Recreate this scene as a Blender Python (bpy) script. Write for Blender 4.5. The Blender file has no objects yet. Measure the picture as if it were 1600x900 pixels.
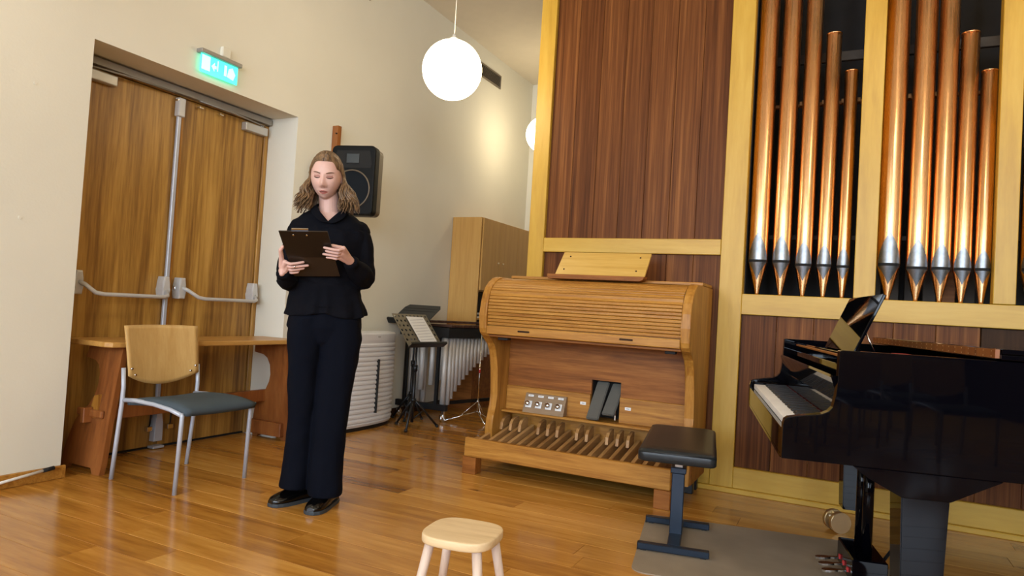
import bpy, bmesh, math, random
from mathutils import Vector, Matrix, noise
R = math.radians
S = bpy.context.scene
COL = S.collection
random.seed(7)

# ------------------------------------------------------------------ camera
cam = bpy.data.cameras.new('camera')
cam.sensor_fit = 'HORIZONTAL'; cam.sensor_width = 36.0; cam.lens = 36.0*1068/1600
cam.clip_start = .05
co = bpy.data.objects.new('camera', cam); COL.objects.link(co)
right = Vector((0.89537459, 0.44117256, 0.06058966))
up = Vector((-0.04065088, -0.05451752, 0.99768499))
back = Vector((0.44345444, -0.89576482, -0.03087955))
m = Matrix((right, up, back)).transposed().to_4x4(); m.translation = (0, 0, 1.05)
co.matrix_world = m
S.camera = co
# ------------------------------------------------------------------ world, exposure
S.view_settings.view_transform = 'Standard'; S.view_settings.look = 'None'
S.view_settings.gamma = 1; S.view_settings.use_curve_mapping = False
S.view_settings.exposure = 0.1
w = bpy.data.worlds.new('world'); S.world = w; w.use_nodes = True
w.node_tree.nodes['Background'].inputs[0].default_value = (.75, .85, 1, 1)
w.node_tree.nodes['Background'].inputs[1].default_value = 1.0
# ------------------------------------------------------------------ daylight at the hall's windows (behind the camera)
DAY = 165.0; GLOBE = 11.5
def area(loc, rot, sx, sy, power, col):
    l = bpy.data.lights.new('window_light', 'AREA'); l.shape = 'RECTANGLE'; l.size = sx; l.size_y = sy
    l.energy = power; l.color = col
    o = bpy.data.objects.new('window_light', l); COL.objects.link(o); o.location = loc; o.rotation_euler = rot
    return o
WIN_X = (-2.9, -0.6, 1.7, 3.9)
for wx in WIN_X:
    area((wx, -5.38, 2.35), (R(90), 0, 0), 1.5, 2.1, DAY, (.70, .83, 1.0))

# ------------------------------------------------------------------ materials
def newmat(name):
    m = bpy.data.materials.new(name); m.use_nodes = True
    nt = m.node_tree; b = nt.nodes['Principled BSDF']
    return m, nt, b
def N(nt, t, **kw):
    n = nt.nodes.new(t)
    for k, v in kw.items():
        if k in n.inputs: n.inputs[k].default_value = v
        else: setattr(n, k, v)
    return n
def plain(name, col, rough=.5, metal=0, spec=.5, emit=None, es=0, coat=0, bump=0, bscale=60, var=.06, vscale=8):
    m, nt, b = newmat(name)
    b.inputs['Roughness'].default_value = rough; b.inputs['Metallic'].default_value = metal
    b.inputs['Specular IOR Level'].default_value = spec; b.inputs['Coat Weight'].default_value = coat
    tc = N(nt, 'ShaderNodeTexCoord'); no = N(nt, 'ShaderNodeTexNoise', Scale=vscale, Detail=3.0)
    nt.links.new(tc.outputs['Object'], no.inputs['Vector'])
    cr = N(nt, 'ShaderNodeValToRGB')
    cr.color_ramp.elements[0].position = .3; cr.color_ramp.elements[1].position = .7
    cr.color_ramp.elements[0].color = tuple(max(0, c*(1-var)) for c in col)+(1,)
    cr.color_ramp.elements[1].color = tuple(min(1, c*(1+var)) for c in col)+(1,)
    nt.links.new(no.outputs['Fac'], cr.inputs['Fac']); nt.links.new(cr.outputs['Color'], b.inputs['Base Color'])
    if bump:
        n2 = N(nt, 'ShaderNodeTexNoise', Scale=bscale, Detail=4.0); nt.links.new(tc.outputs['Object'], n2.inputs['Vector'])
        bp = N(nt, 'ShaderNodeBump', Strength=bump, Distance=.004)
        nt.links.new(n2.outputs['Fac'], bp.inputs['Height']); nt.links.new(bp.outputs['Normal'], b.inputs['Normal'])
    if emit:
        b.inputs['Emission Color'].default_value = emit+(1,); b.inputs['Emission Strength'].default_value = es
    return m
def wood(name, stops, stretch=(30, 30, 1.2), rough=.4, spec=.5, rnd=0.0, fine=4.0, bump=.06, coat=0, knots=False, band=0.0):
    """stops: list of (pos, rgb). stretch: noise scale per object axis (small = along the grain)."""
    m, nt, b = newmat(name)
    b.inputs['Roughness'].default_value = rough; b.inputs['Specular IOR Level'].default_value = spec
    b.inputs['Coat Weight'].default_value = coat; b.inputs['Coat Roughness'].default_value = .12
    tc = N(nt, 'ShaderNodeTexCoord'); oi = N(nt, 'ShaderNodeObjectInfo')
    off = N(nt, 'ShaderNodeVectorMath', operation='MULTIPLY_ADD')
    mr = N(nt, 'ShaderNodeCombineXYZ')
    for i in range(3): nt.links.new(oi.outputs['Random'], mr.inputs[i])
    nt.links.new(mr.outputs[0], off.inputs[0]); off.inputs[1].default_value = (17, 23, 11)
    nt.links.new(tc.outputs['Object'], off.inputs[2])
    mp = N(nt, 'ShaderNodeMapping'); mp.inputs['Scale'].default_value = stretch
    nt.links.new(off.outputs[0], mp.inputs['Vector'])
    n1 = N(nt, 'ShaderNodeTexNoise', Scale=1.0, Detail=5.0, Roughness=.6, Distortion=.6)
    nt.links.new(mp.outputs[0], n1.inputs['Vector'])
    mp2 = N(nt, 'ShaderNodeMapping'); mp2.inputs['Scale'].default_value = tuple(s*fine for s in stretch)
    nt.links.new(off.outputs[0], mp2.inputs['Vector'])
    n2 = N(nt, 'ShaderNodeTexNoise', Scale=1.0, Detail=3.0, Roughness=.7)
    nt.links.new(mp2.outputs[0], n2.inputs['Vector'])
    mx = N(nt, 'ShaderNodeMath', operation='MULTIPLY_ADD'); mx.inputs[1].default_value = .35
    nt.links.new(n2.outputs['Fac'], mx.inputs[0])
    sb = N(nt, 'ShaderNodeMath', operation='MULTIPLY'); sb.inputs[1].default_value = .65
    nt.links.new(n1.outputs['Fac'], sb.inputs[0]); nt.links.new(sb.outputs[0], mx.inputs[2])
    last = mx.outputs[0]
    if rnd:
        ra = N(nt, 'ShaderNodeMath', operation='MULTIPLY_ADD'); ra.inputs[1].default_value = rnd; ra.inputs[2].default_value = -rnd/2
        nt.links.new(oi.outputs['Random'], ra.inputs[0])
        ad = N(nt, 'ShaderNodeMath', operation='ADD'); nt.links.new(last, ad.inputs[0]); nt.links.new(ra.outputs[0], ad.inputs[1])
        last = ad.outputs[0]
    cr = N(nt, 'ShaderNodeValToRGB'); el = cr.color_ramp.elements
    while len(el) < len(stops): el.new(.5)
    for e, (p, c) in zip(el, stops): e.position = p; e.color = tuple(c)+(1,)
    nt.links.new(last, cr.inputs['Fac'])
    colout = cr.outputs['Color']
    if knots:
        vo = N(nt, 'ShaderNodeTexVoronoi', Scale=1.0); mk = N(nt, 'ShaderNodeMapping'); mk.inputs['Scale'].default_value = (1.1, 2.6, 1)
        nt.links.new(off.outputs[0], mk.inputs['Vector']); nt.links.new(mk.outputs[0], vo.inputs['Vector'])
        kr = N(nt, 'ShaderNodeValToRGB'); kr.color_ramp.elements[0].position = .02; kr.color_ramp.elements[1].position = .07
        kr.color_ramp.elements[0].color = (.45, .33, .25, 1); kr.color_ramp.elements[1].color = (1, 1, 1, 1)
        nt.links.new(vo.outputs['Distance'], kr.inputs['Fac'])
        mm = N(nt, 'ShaderNodeMixRGB', blend_type='MULTIPLY', Fac=1.0)
        nt.links.new(colout, mm.inputs[1]); nt.links.new(kr.outputs[0], mm.inputs[2]); colout = mm.outputs[0]
    nt.links.new(colout, b.inputs['Base Color'])
    bp = N(nt, 'ShaderNodeBump', Strength=bump, Distance=.002)
    nt.links.new(last, bp.inputs['Height']); nt.links.new(bp.outputs['Normal'], b.inputs['Normal'])
    return m
M = {}
M['plaster'] = plain('plaster', (.75, .725, .62), .85, var=.03, bump=.12, bscale=90, vscale=1.5)
M['ceiling'] = plain('ceiling_paint', (.68, .62, .51), .9, var=.02)
M['floor'] = wood('oak_floor', [(.25, (.22, .085, .014)), (.42, (.42, .18, .027)), (.55, (.54, .25, .044)), (.72, (.66, .345, .078))], (.9, 8, 8), rough=.21, rnd=.22, knots=True, spec=.5, bump=.08, coat=.25)
M['door'] = wood('door_veneer', [(.36, (.13, .055, .010)), (.46, (.26, .125, .024)), (.56, (.42, .225, .045)), (.66, (.54, .31, .075))], (7, 7, .35), rough=.42, fine=6)
M['maple'] = wood('maple', [(.3, (.44, .245, .022)), (.5, (.54, .320, .034)), (.7, (.60, .375, .056))], (9, 9, 1.0), rough=.42)
M['maple_h'] = wood('maple_level', [(.3, (.44, .245, .022)), (.5, (.54, .320, .034)), (.7, (.60, .375, .056))], (1.0, 9, 9), rough=.42)
M['mahogany'] = wood('mahogany', [(.30, (.046, .014, .004)), (.45, (.105, .034, .009)), (.58, (.165, .059, .016)), (.72, (.29, .115, .032))], (34, 34, .6), rough=.45, spec=.12, rnd=.08, fine=3)
M['walnut'] = wood('dark_walnut', [(.3, (.022, .010, .005)), (.7, (.065, .030, .012))], (20, 20, 1), rough=.55, spec=.12)
M['oak'] = wood('console_oak', [(.34, (.24, .090, .012)), (.48, (.38, .165, .025)), (.66, (.51, .25, .048))], (1.5, 26, 26), rough=.42, spec=.35)
M['oak_v'] = wood('console_oak_upright', [(.34, (.24, .090, .012)), (.48, (.38, .165, .025)), (.66, (.51, .25, .048))], (22, 22, 1.4), rough=.42, spec=.35)
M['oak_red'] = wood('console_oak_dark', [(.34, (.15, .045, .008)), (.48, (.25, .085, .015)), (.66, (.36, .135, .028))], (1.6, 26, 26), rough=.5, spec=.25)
M['oak_pedal'] = wood('pedal_oak', [(.3, (.26, .12, .035)), (.5, (.40, .21, .07)), (.7, (.54, .31, .12))], (26, 1.6, 26), rough=.45, rnd=.2)
M['desk'] = wood('desk_oak', [(.3, (.48, .27, .05)), (.5, (.60, .37, .09)), (.7, (.67, .44, .13))], (1.0, 14, 14), rough=.32)
M['beech'] = wood('beech_cabinet', [(.3, (.50, .27, .070)), (.5, (.59, .335, .095)), (.7, (.65, .39, .12))], (18, 18, .9), rough=.45)
M['ply'] = wood('beech_ply', [(.3, (.50, .29, .09)), (.5, (.58, .36, .13)), (.7, (.65, .43, .17))], (14, 14, 1.2), rough=.35)
M['trestle'] = wood('cherry_stain', [(.3, (.15, .045, .011)), (.5, (.26, .085, .02)), (.7, (.36, .14, .035))], (14, 14, 1.4), rough=.4)
M['trestle_top'] = wood('table_top_wood', [(.3, (.40, .19, .04)), (.5, (.50, .26, .065)), (.7, (.58, .33, .1))], (14, 1.4, 14), rough=.35)
M['pine'] = wood('pale_pine', [(.3, (.60, .42, .22)), (.5, (.72, .53, .30)), (.7, (.80, .62, .38))], (2, 22, 22), rough=.5)
M['pine_v'] = wood('pale_pine_leg', [(.3, (.58, .43, .33)), (.5, (.68, .53, .43)), (.7, (.74, .60, .50))], (22, 22, 2), rough=.5)
M['copper'] = plain('copper', (.96, .56, .28), .2, metal=1, var=.08, bump=.02, bscale=25, vscale=5)
def _streak(mat):
    nt = mat.node_tree; b = nt.nodes['Principled BSDF']
    tc = N(nt, 'ShaderNodeTexCoord'); mp = N(nt, 'ShaderNodeMapping'); mp.inputs['Scale'].default_value = (90, 90, 2.0)
    n = N(nt, 'ShaderNodeTexNoise', Scale=1.0, Detail=4.0); nt.links.new(tc.outputs['Object'], mp.inputs[0]); nt.links.new(mp.outputs[0], n.inputs['Vector'])
    cr = N(nt, 'ShaderNodeMapRange'); cr.inputs['From Min'].default_value = .35; cr.inputs['From Max'].default_value = .7
    cr.inputs['To Min'].default_value = .2; cr.inputs['To Max'].default_value = .36
    nt.links.new(n.outputs['Fac'], cr.inputs['Value']); nt.links.new(cr.outputs[0], b.inputs['Roughness'])
_streak(M['copper'])
def _aniso(mat):
    nt = mat.node_tree; b = nt.nodes['Principled BSDF']; t = N(nt, 'ShaderNodeTangent'); t.direction_type = 'RADIAL'; t.axis = 'Z'
    nt.links.new(t.outputs[0], b.inputs['Tangent']); b.inputs['Anisotropic'].default_value = .75; b.inputs['Anisotropic Rotation'].default_value = .25
_aniso(M['copper'])
M['tin'] = plain('tin', (.25, .265, .29), .38, metal=1, var=.2, vscale=30)
M['black'] = plain('black_slot', (.004, .004, .004), .8)
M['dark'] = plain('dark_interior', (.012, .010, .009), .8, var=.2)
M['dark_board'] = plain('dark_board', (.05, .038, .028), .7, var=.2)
M['piano'] = plain('piano_lacquer', (.0015, .0015, .0028), .03, coat=0, var=.0, spec=.14)
M['ivory'] = plain('ivory', (.93, .95, .97), .35)
M['ebony'] = plain('ebony', (.012, .011, .010), .3)
M['felt'] = plain('red_felt', (.45, .03, .03), .9)
M['brass'] = plain('brass', (.80, .68, .46), .36, metal=1)
M['chrome'] = plain('chrome', (.75, .76, .78), .15, metal=1)
M['alu'] = plain('aluminium', (.52, .52, .51), .42, metal=.55)
M['alu_dark'] = plain('header_aluminium', (.30, .285, .26), .5, metal=.4)
M['silver'] = plain('silver_paint', (.46, .49, .56), .4, metal=.2)
M['bar'] = plain('push_bar_paint', (.55, .55, .55), .4, metal=.1)
M['seatcloth'] = plain('blue_grey_cloth', (.062, .082, .098), .85, spec=.2, bump=.3, bscale=300)
M['leather'] = plain('black_leather', (.014, .017, .019), .36, spec=.35, bump=.15, bscale=120)
M['navy'] = plain('navy_steel', (.010, .021, .040), .4, metal=.3)
M['blacksteel'] = plain('black_steel', (.012, .013, .015), .38, metal=.3)
M['bronze'] = plain('perforated_steel', (.17, .15, .11), .45, metal=.5)
M['deskblack'] = plain('stand_desk_black', (.035, .038, .038), .4, metal=.3)
M['rubber'] = plain('black_rubber', (.010, .010, .010), .7)
M['greyrubber'] = plain('grey_rubber', (.105, .100, .085), .75, bump=.4, bscale=40)
M['white'] = plain('white_plastic', (.74, .76, .80), .4, var=.01)
M['speaker'] = plain('speaker_plastic', (.005, .005, .005), .5, spec=.12, bump=.1, bscale=300)
M['speaker_side'] = plain('speaker_side_plastic', (.11, .085, .055), .45, bump=.1, bscale=300)
M['grille'] = plain('speaker_grille', (.006, .008, .011), .6, spec=.1)
M['globe'] = plain('opal_glass', (.9, .9, .88), .2, emit=(1.0, .83, .55), es=GLOBE)
M['cord'] = plain('white_cord', (.7, .68, .62), .5)
M['exit'] = plain('lit_exit_glass', (.10, .75, .55), .2, emit=(.05, .9, .62), es=1.4)
M['exit_white'] = plain('lit_exit_symbol', (.4, .95, .85), .3, emit=(.15, 1.0, .85), es=3.2)
M['vent'] = plain('vent_metal', (.25, .21, .16), .5, metal=.4)
M['mat'] = plain('carpet_mat', (.30, .235, .165), .75, bump=.3, bscale=200, var=.2, vscale=3)
M['paper'] = plain('paper', (.80, .80, .79), .7, var=.02)
M['ink'] = plain('print_ink', (.25, .25, .27), .8)
M['resonator'] = plain('resonator_tube', (.58, .56, .53), .5, metal=.3)
M['rosewood'] = wood('rosewood', [(.3, (.03, .012, .008)), (.7, (.10, .04, .025))], (3, 30, 30), rough=.35)
M['skin'] = plain('skin', (.62, .385, .325), .5, var=.05, vscale=20)
M['skin'].node_tree.nodes['Principled BSDF'].inputs['Subsurface Weight'].default_value = .12
M['skin'].node_tree.nodes['Principled BSDF'].inputs['Subsurface Radius'].default_value = (.01, .004, .002)
M['lips'] = plain('lips', (.42, .13, .11), .45)
M['lid'] = plain('eyelid', (.33, .15, .12), .5)
M['lash'] = plain('lash_hair', (.05, .028, .018), .7)
M['brow'] = plain('brow_hair', (.15, .085, .05), .7)
M['cloth'] = plain('black_blouse_cloth', (.0035, .0038, .0065), .9, spec=.1, bump=.25, bscale=25)
M['trousers'] = plain('black_denim', (.0022, .0032, .0075), .9, spec=.1, bump=.35, bscale=30)
M['shoe'] = plain('patent_leather', (.0025, .0022, .0022), .12, coat=0, spec=.45)
M['sole'] = plain('shoe_sole', (.035, .045, .055), .6)
M['clipboard'] = plain('clipboard_black', (.006, .005, .005), .3)
M['clipboard_b'] = plain('clipboard_brown', (.026, .016, .010), .38)
def hairmat():
    m, nt, b = newmat('hair'); tc = N(nt, 'ShaderNodeTexCoord'); sep = N(nt, 'ShaderNodeSeparateXYZ')
    nt.links.new(tc.outputs['Object'], sep.inputs[0])
    mp = N(nt, 'ShaderNodeMapping'); mp.inputs['Scale'].default_value = (120, 120, 10)
    nt.links.new(tc.outputs['Object'], mp.inputs[0]); n = N(nt, 'ShaderNodeTexNoise', Scale=1.0, Detail=3.0); nt.links.new(mp.outputs[0], n.inputs['Vector'])
    cr = N(nt, 'ShaderNodeValToRGB'); e = cr.color_ramp.elements
    e[0].position = .3; e[0].color = (.042, .021, .011, 1); e[1].position = .72; e[1].color = (.26, .15, .068, 1)
    nt.links.new(n.outputs['Fac'], cr.inputs[0]); nt.links.new(cr.outputs[0], b.inputs['Base Color'])
    b.inputs['Roughness'].default_value = .42
    bp = N(nt, 'ShaderNodeBump', Strength=.5, Distance=.003); nt.links.new(n.outputs['Fac'], bp.inputs['Height']); nt.links.new(bp.outputs[0], b.inputs['Normal'])
    return m
M['hair'] = hairmat()

# ------------------------------------------------------------------ helpers
def T(p, mt): return mt @ Vector(p) if mt is not None else Vector(p)
def box(bm, x0, x1, y0, y1, z0, z1, bev=0, mt=None, mi=0):
    vs = [bm.verts.new(T(p, mt)) for p in ((x0, y0, z0), (x1, y0, z0), (x1, y1, z0), (x0, y1, z0), (x0, y0, z1), (x1, y0, z1), (x1, y1, z1), (x0, y1, z1))]
    fs = [bm.faces.new([vs[i] for i in f]) for f in ((3, 2, 1, 0), (4, 5, 6, 7), (0, 1, 5, 4), (1, 2, 6, 5), (2, 3, 7, 6), (3, 0, 4, 7))]
    for f in fs: f.material_index = mi
    if bev > 0:
        es = list({e for f in fs for e in f.edges})
        bmesh.ops.bevel(bm, geom=es, offset=bev, segments=2 if bev > .004 else 1, affect='EDGES', profile=.5)
def frame_of(d):
    d = d.normalized(); a = Vector((0, 0, 1)) if abs(d.z) < .9 else Vector((1, 0, 0))
    u = d.cross(a).normalized(); return u, d.cross(u).normalized()
def tube(bm, pts, rad, seg=12, mi=0, mt=None, cap=True, smooth=True, flat=1.0, upv=None):
    pts = [T(p, mt) for p in pts]; n = len(pts)
    if not hasattr(rad, '__len__'): rad = [rad]*n
    rings = []; pu = None
    for i, p in enumerate(pts):
        if i == 0: d = pts[1]-p
        elif i == n-1: d = p-pts[i-1]
        else: d = (pts[i+1]-p).normalized()+(p-pts[i-1]).normalized()
        if d.length < 1e-9: d = Vector((0, 0, 1))
        d.normalize()
        if pu is None: pu, pv = frame_of(d)
        else:
            pu = (pu-d*pu.dot(d)); pu = pu.normalized() if pu.length > 1e-6 else frame_of(d)[0]; pv = d.cross(pu)
        rings.append([bm.verts.new(p+pu*math.cos(a)*rad[i]+pv*math.sin(a)*rad[i]*flat) for a in [2*math.pi*k/seg for k in range(seg)]])
    for i in range(n-1):
        for k in range(seg):
            f = bm.faces.new((rings[i][k], rings[i][(k+1) % seg], rings[i+1][(k+1) % seg], rings[i+1][k])); f.smooth = smooth; f.material_index = mi
    if cap:
        f = bm.faces.new(rings[0][::-1]); f.material_index = mi
        f = bm.faces.new(rings[-1]); f.material_index = mi
def capsule(bm, pts, rad, seg=12):
    """tapered tube with rounded ends"""
    pts = [Vector(p) for p in pts]
    if not hasattr(rad, '__len__'): rad = [rad]*len(pts)
    d0 = (pts[0]-pts[1]).normalized(); d1 = (pts[-1]-pts[-2]).normalized()
    P, Q = [], []
    for k in (3, 2, 1):
        a = k*R(28); P.append(pts[0]+d0*rad[0]*math.sin(a)); Q.append(rad[0]*math.cos(a))
    P += pts; Q += list(rad)
    for k in (1, 2, 3):
        a = k*R(28); P.append(pts[-1]+d1*rad[-1]*math.sin(a)); Q.append(rad[-1]*math.cos(a))
    tube(bm, P, Q, seg)
def lathe(bm, prof, seg=24, mt=None, mi=0, sx=1, sy=1):
    rings = []
    for r, z in prof: rings.append([bm.verts.new(T((r*math.cos(2*math.pi*k/seg)*sx, r*math.sin(2*math.pi*k/seg)*sy, z), mt)) for k in range(seg)])
    for i in range(len(rings)-1):
        for k in range(seg):
            f = bm.faces.new((rings[i][k], rings[i][(k+1) % seg], rings[i+1][(k+1) % seg], rings[i+1][k])); f.smooth = True; f.material_index = mi
    if prof[0][0] > 1e-5: bm.faces.new(rings[0][::-1]).material_index = mi
    if prof[-1][0] > 1e-5: bm.faces.new(rings[-1]).material_index = mi
def prism(bm, outline, a0, a1, axis='x', bev=0, mt=None, mi=0, smooth=False):
    """outline in the two other axes; extruded along axis from a0 to a1"""
    def P(o, a):
        if axis == 'x': return (a, o[0], o[1])
        if axis == 'y': return (o[0], a, o[1])
        return (o[0], o[1], a)
    A = [bm.verts.new(T(P(o, a0), mt)) for o in outline]; B = [bm.verts.new(T(P(o, a1), mt)) for o in outline]
    n = len(outline); fs = []
    for i in range(n): f = bm.faces.new((A[i], A[(i+1) % n], B[(i+1) % n], B[i])); f.smooth = smooth; fs.append(f)
    c0 = bm.faces.new(A[::-1]); c1 = bm.faces.new(B); fs += [c0, c1]
    for f in fs: f.material_index = mi
    if bev:
        bmesh.ops.bevel(bm, geom=list({e for f in (c0, c1) for e in f.edges}), offset=bev, segments=2, affect='EDGES', profile=.5)
def loft(bm, secs, seg=28, power=2.0, mt=None):
    """secs: (cx, cy, z, rx, ry) elliptical sections, closed"""
    rings = []
    for cx, cy, z, rx, ry in secs:
        ring = []
        for k in range(seg):
            a = 2*math.pi*k/seg; c, s = math.cos(a), math.sin(a)
            ring.append(bm.verts.new(T((cx+rx*math.copysign(abs(c)**(2/power), c), cy+ry*math.copysign(abs(s)**(2/power), s), z), mt)))
        rings.append(ring)
    for i in range(len(rings)-1):
        for k in range(seg):
            bm.faces.new((rings[i][k], rings[i][(k+1) % seg], rings[i+1][(k+1) % seg], rings[i+1][k])).smooth = True
    bm.faces.new(rings[0][::-1]); bm.faces.new(rings[-1])
def obj(name, bm, mats, parent=None, kind=None, label=None, recalc=True):
    me = bpy.data.meshes.new(name)
    if recalc: bmesh.ops.recalc_face_normals(bm, faces=bm.faces)
    bm.to_mesh(me); bm.free()
    for x in (mats if isinstance(mats, (list, tuple)) else [mats]): me.materials.append(x)
    o = bpy.data.objects.new(name, me); COL.objects.link(o)
    if parent: o.parent = parent
    if kind: o['kind'] = kind
    if label: o['label'] = label
    return o
def NB(): return bmesh.new()
def bobj(name, mat, parent, *dims, bev=.002, **kw):
    b = NB(); box(b, *dims, bev=bev); return obj(name, b, mat, parent, **kw)
def tobj(name, mat, parent, pts, rad, seg=12, **kw):
    b = NB(); tube(b, pts, rad, seg); return obj(name, b, mat, parent, **kw)
def thing(name, label, cat, loc=(0, 0, 0), rz=0, group=None):
    o = bpy.data.objects.new(name, None); COL.objects.link(o); o.empty_display_size = .1
    o.location = loc; o.rotation_euler = (0, 0, rz); o['label'] = label; o['category'] = cat
    if group: o['group'] = group
    return o
def tag(o, label, cat, group=None):
    o['label'] = label; o['category'] = cat
    if group: o['group'] = group
    return o
def struct(o, label): o['kind'] = 'structure'; o['label'] = label; return o
def voxel(o, size, smooth=4):
    md = o.modifiers.new('r', 'REMESH'); md.mode = 'VOXEL'; md.voxel_size = size; md.use_smooth_shade = True
    if smooth:
        sm = o.modifiers.new('s', 'SMOOTH'); sm.iterations = smooth; sm.factor = .5
    bpy.context.view_layer.update()
    dg = bpy.context.evaluated_depsgraph_get(); me = bpy.data.meshes.new_from_object(o.evaluated_get(dg))
    o.modifiers.clear(); old = o.data; mats = list(old.materials); o.data = me
    me.materials.clear()
    for x in mats: me.materials.append(x)
    for p in me.polygons: p.use_smooth = True
    return o

# ================================================================== THE ROOM
WX = -3.76; WY = 7.85; CZ = 3.94
b = NB()
box(b, -4.3, 5.0, -5.6, 1.17, -.12, 0); box(b, 1.62, 5.0, 1.17, 8.0, -.12, 0); box(b, -4.3, 1.62, 1.17, 8.0, -.12, -.02)
floor = struct(obj('floor', b, M['floor']), 'glossy honey oak plank floor of the hall')
yy = 1.17; row = 0
while yy < WY-.01:
    y1 = min(yy+.153, WY); rec = (yy > 2.27 and y1 < 3.82)
    x0 = -4.058 if rec else WX
    x = x0; lens = []
    first = random.uniform(.5, 1.9)
    while x < 1.62-1e-4:
        L = first if x == x0 else random.uniform(1.3, 2.3)
        x1 = min(x+L, 1.62)
        if 1.62-x1 < .35: x1 = 1.62
        b = NB(); box(b, x+.0008, x1-.0008, yy+.0008, y1-.0008, -.02, 0, bev=.0007)
        obj('plank', b, M['floor'], floor); x = x1
    yy = y1; row += 1
# left wall with the door recess
b = NB()
OY0, OY1, OZ = 2.27, 3.815, 2.389
box(b, -4.3, WX, -5.5, OY0, -.02, CZ); box(b, -4.3, WX, OY1, 8.0, -.02, CZ); box(b, -4.3, WX, OY0, OY1, OZ, CZ)
struct(obj('wall_left', b, M['plaster']), 'cream plastered wall on the left with the deep door recess')
b = NB(); box(b, -4.3, 5.0, WY, 8.0, 0, CZ); struct(obj('wall_back', b, M['plaster']), 'cream back wall seen past the organ case')
b = NB(); box(b, 4.9, 5.0, -5.5, WY, 0, CZ); struct(obj('wall_right', b, M['plaster']), 'cream wall on the right out of view')
b = NB(); box(b, -4.3, 5.0, -5.5, 8.0, CZ, CZ+.1); struct(obj('ceiling', b, M['ceiling']), 'cream painted ceiling')
b = NB()
xs = [-4.3]
for wx in WIN_X: xs += [wx-.78, wx+.78]
xs.append(5.0)
for i in range(0, len(xs), 2): box(b, xs[i], xs[i+1], -5.6, -5.5, 0, CZ)
for wx in WIN_X: box(b, wx-.78, wx+.78, -5.6, -5.5, 0, 1.25); box(b, wx-.78, wx+.78, -5.6, -5.5, 3.45, CZ)
struct(obj('wall_front', b, M['plaster']), 'cream window wall behind the camera')
b = NB(); box(b, -3.75, 4.89, -5.5, -5.46, 0, 1.25); struct(obj('added_trim_1', b, M['walnut']), 'dark wainscot added behind the camera to darken the piano reflection')  # added panelling out of view, darkens what the piano side reflects
b = NB(); box(b, 4.86, 4.9, -5.45, 4.3, 0, 1.25); struct(obj('added_trim_2', b, M['walnut']), 'dark wainscot added on the unseen right wall to darken the piano reflection')  # also added, keeps the pale right wall out of the piano's reflection
for i, wx in enumerate(WIN_X):
    b = NB()
    for a in (-.77, -.03, .71): box(b, wx+a, wx+a+.06, -5.58, -5.5, 1.25, 3.45)
    for z in (1.25, 2.6, 3.39): box(b, wx-.77, wx+.77, -5.58, -5.5, z, z+.06)
    struct(obj('window_%d' % (i+1), b, M['white']), 'white framed hall window behind the camera')
b = NB(); box(b, WX, WX+.018, -5.4, 2.29, 0, .068, bev=.003)
struct(obj('baseboard_left', b, M['oak']), 'low oak baseboard left of the door recess')
b = NB(); box(b, WX, WX+.018, OY1, WY, 0, .068, bev=.003)
struct(obj('baseboard_left', b, M['walnut']), 'dark baseboard beyond the door recess')

# ------------------------------------------------------------------ door
DX = -4.06
door = bpy.data.objects.new('door_1', None); COL.objects.link(door); door.location = (DX, 0, 0)
struct(door, 'double oak veneer emergency door with push bars in the deep recess')
def dl(name, mat, *d, bev=.002, parent=door, **k): return bobj(name, mat, parent, *d, bev=bev, **k)
dl('backing', M['dark'], -.2, -.06, OY0, OY1, 0, OZ)
jamb = NB(); box(jamb, -.05, .012, 3.775, OY1, 0, 2.36, bev=.003); obj('door_jamb', jamb, M['door'], door)
jamb = NB(); box(jamb, -.05, .012, OY0, 2.33, 0, 2.36, bev=.003); obj('door_jamb', jamb, M['door'], door)
leaves = []
for a, c in ((2.334, 3.058), (3.064, 3.771)):
    leaves.append(dl('door_leaf', M['door'], -.05, 0, a, c, .012, 2.325, bev=.003))
dl('door_sweep', M['black'], -.05, .004, 2.33, 3.775, -.004, .011, bev=0)
dl('frame_header', M['door'], -.05, .012, OY0, OY1, 2.33, 2.385)
dl('header_rail', M['alu_dark'], .012, .055, OY0, 3.80, 2.335, 2.378)
# overlapping astragal
dl('meeting_strip', M['oak_v'], 0, .008, 3.058, 3.075, .02, 2.32)
for (y0, y1, yb, ye) in ((2.35, 2.58, 2.37, 2.95), (3.56, 3.77, 3.72, 3.15)):
    c = dl('door_closer', M['alu'], .0, .05, y0, y1, 2.245, 2.305, bev=.006)
    bb = NB(); tube(bb, [(.055, yb, 2.312), (.075, (yb+ye)/2, 2.322), (.06, ye, 2.33)], .006, 8); obj('closer_arm', bb, M['alu_dark'], c)
    bb = NB(); tube(bb, [(.03, yb, 2.300), (.03, yb, 2.318)], .014, 12); obj('arm_pivot', bb, M['chrome'], c)
for y in (3.0, 3.17, 3.34): dl('stop_bolt', M['chrome'], .01, .04, y, y+.03, 2.29, 2.302)
# vertical rod on the left leaf, top and bottom latches
dl('vertical_rod', M['silver'], .005, .028, 3.018, 3.045, .10, 2.25, bev=.004)
dl('top_latch', M['bar'], .0, .045, 3.005, 3.058, 2.19, 2.315, bev=.008)
bb = NB(); prism(bb, [(3.003, .05), (3.065, .05), (3.060, .17), (3.048, .25), (3.016, .25), (3.008, .17)], .0, .05, 'x', bev=.004); obj('bottom_latch', bb, M['silver'], door)
dl('latch_strike', M['silver'], .0, .06, 2.995, 3.075, .005, .02)
for y in (2.96, 3.11):
    c = dl('foot_bolt', M['chrome'], .0, .035, y, y+.045, .115, .15, bev=.006)
    bb = NB(); tube(bb, [(.015, y+.03, .15), (.015, y+.035, .25)], .005, 8); obj('bolt_stem', bb, M['blacksteel'], c)
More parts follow.
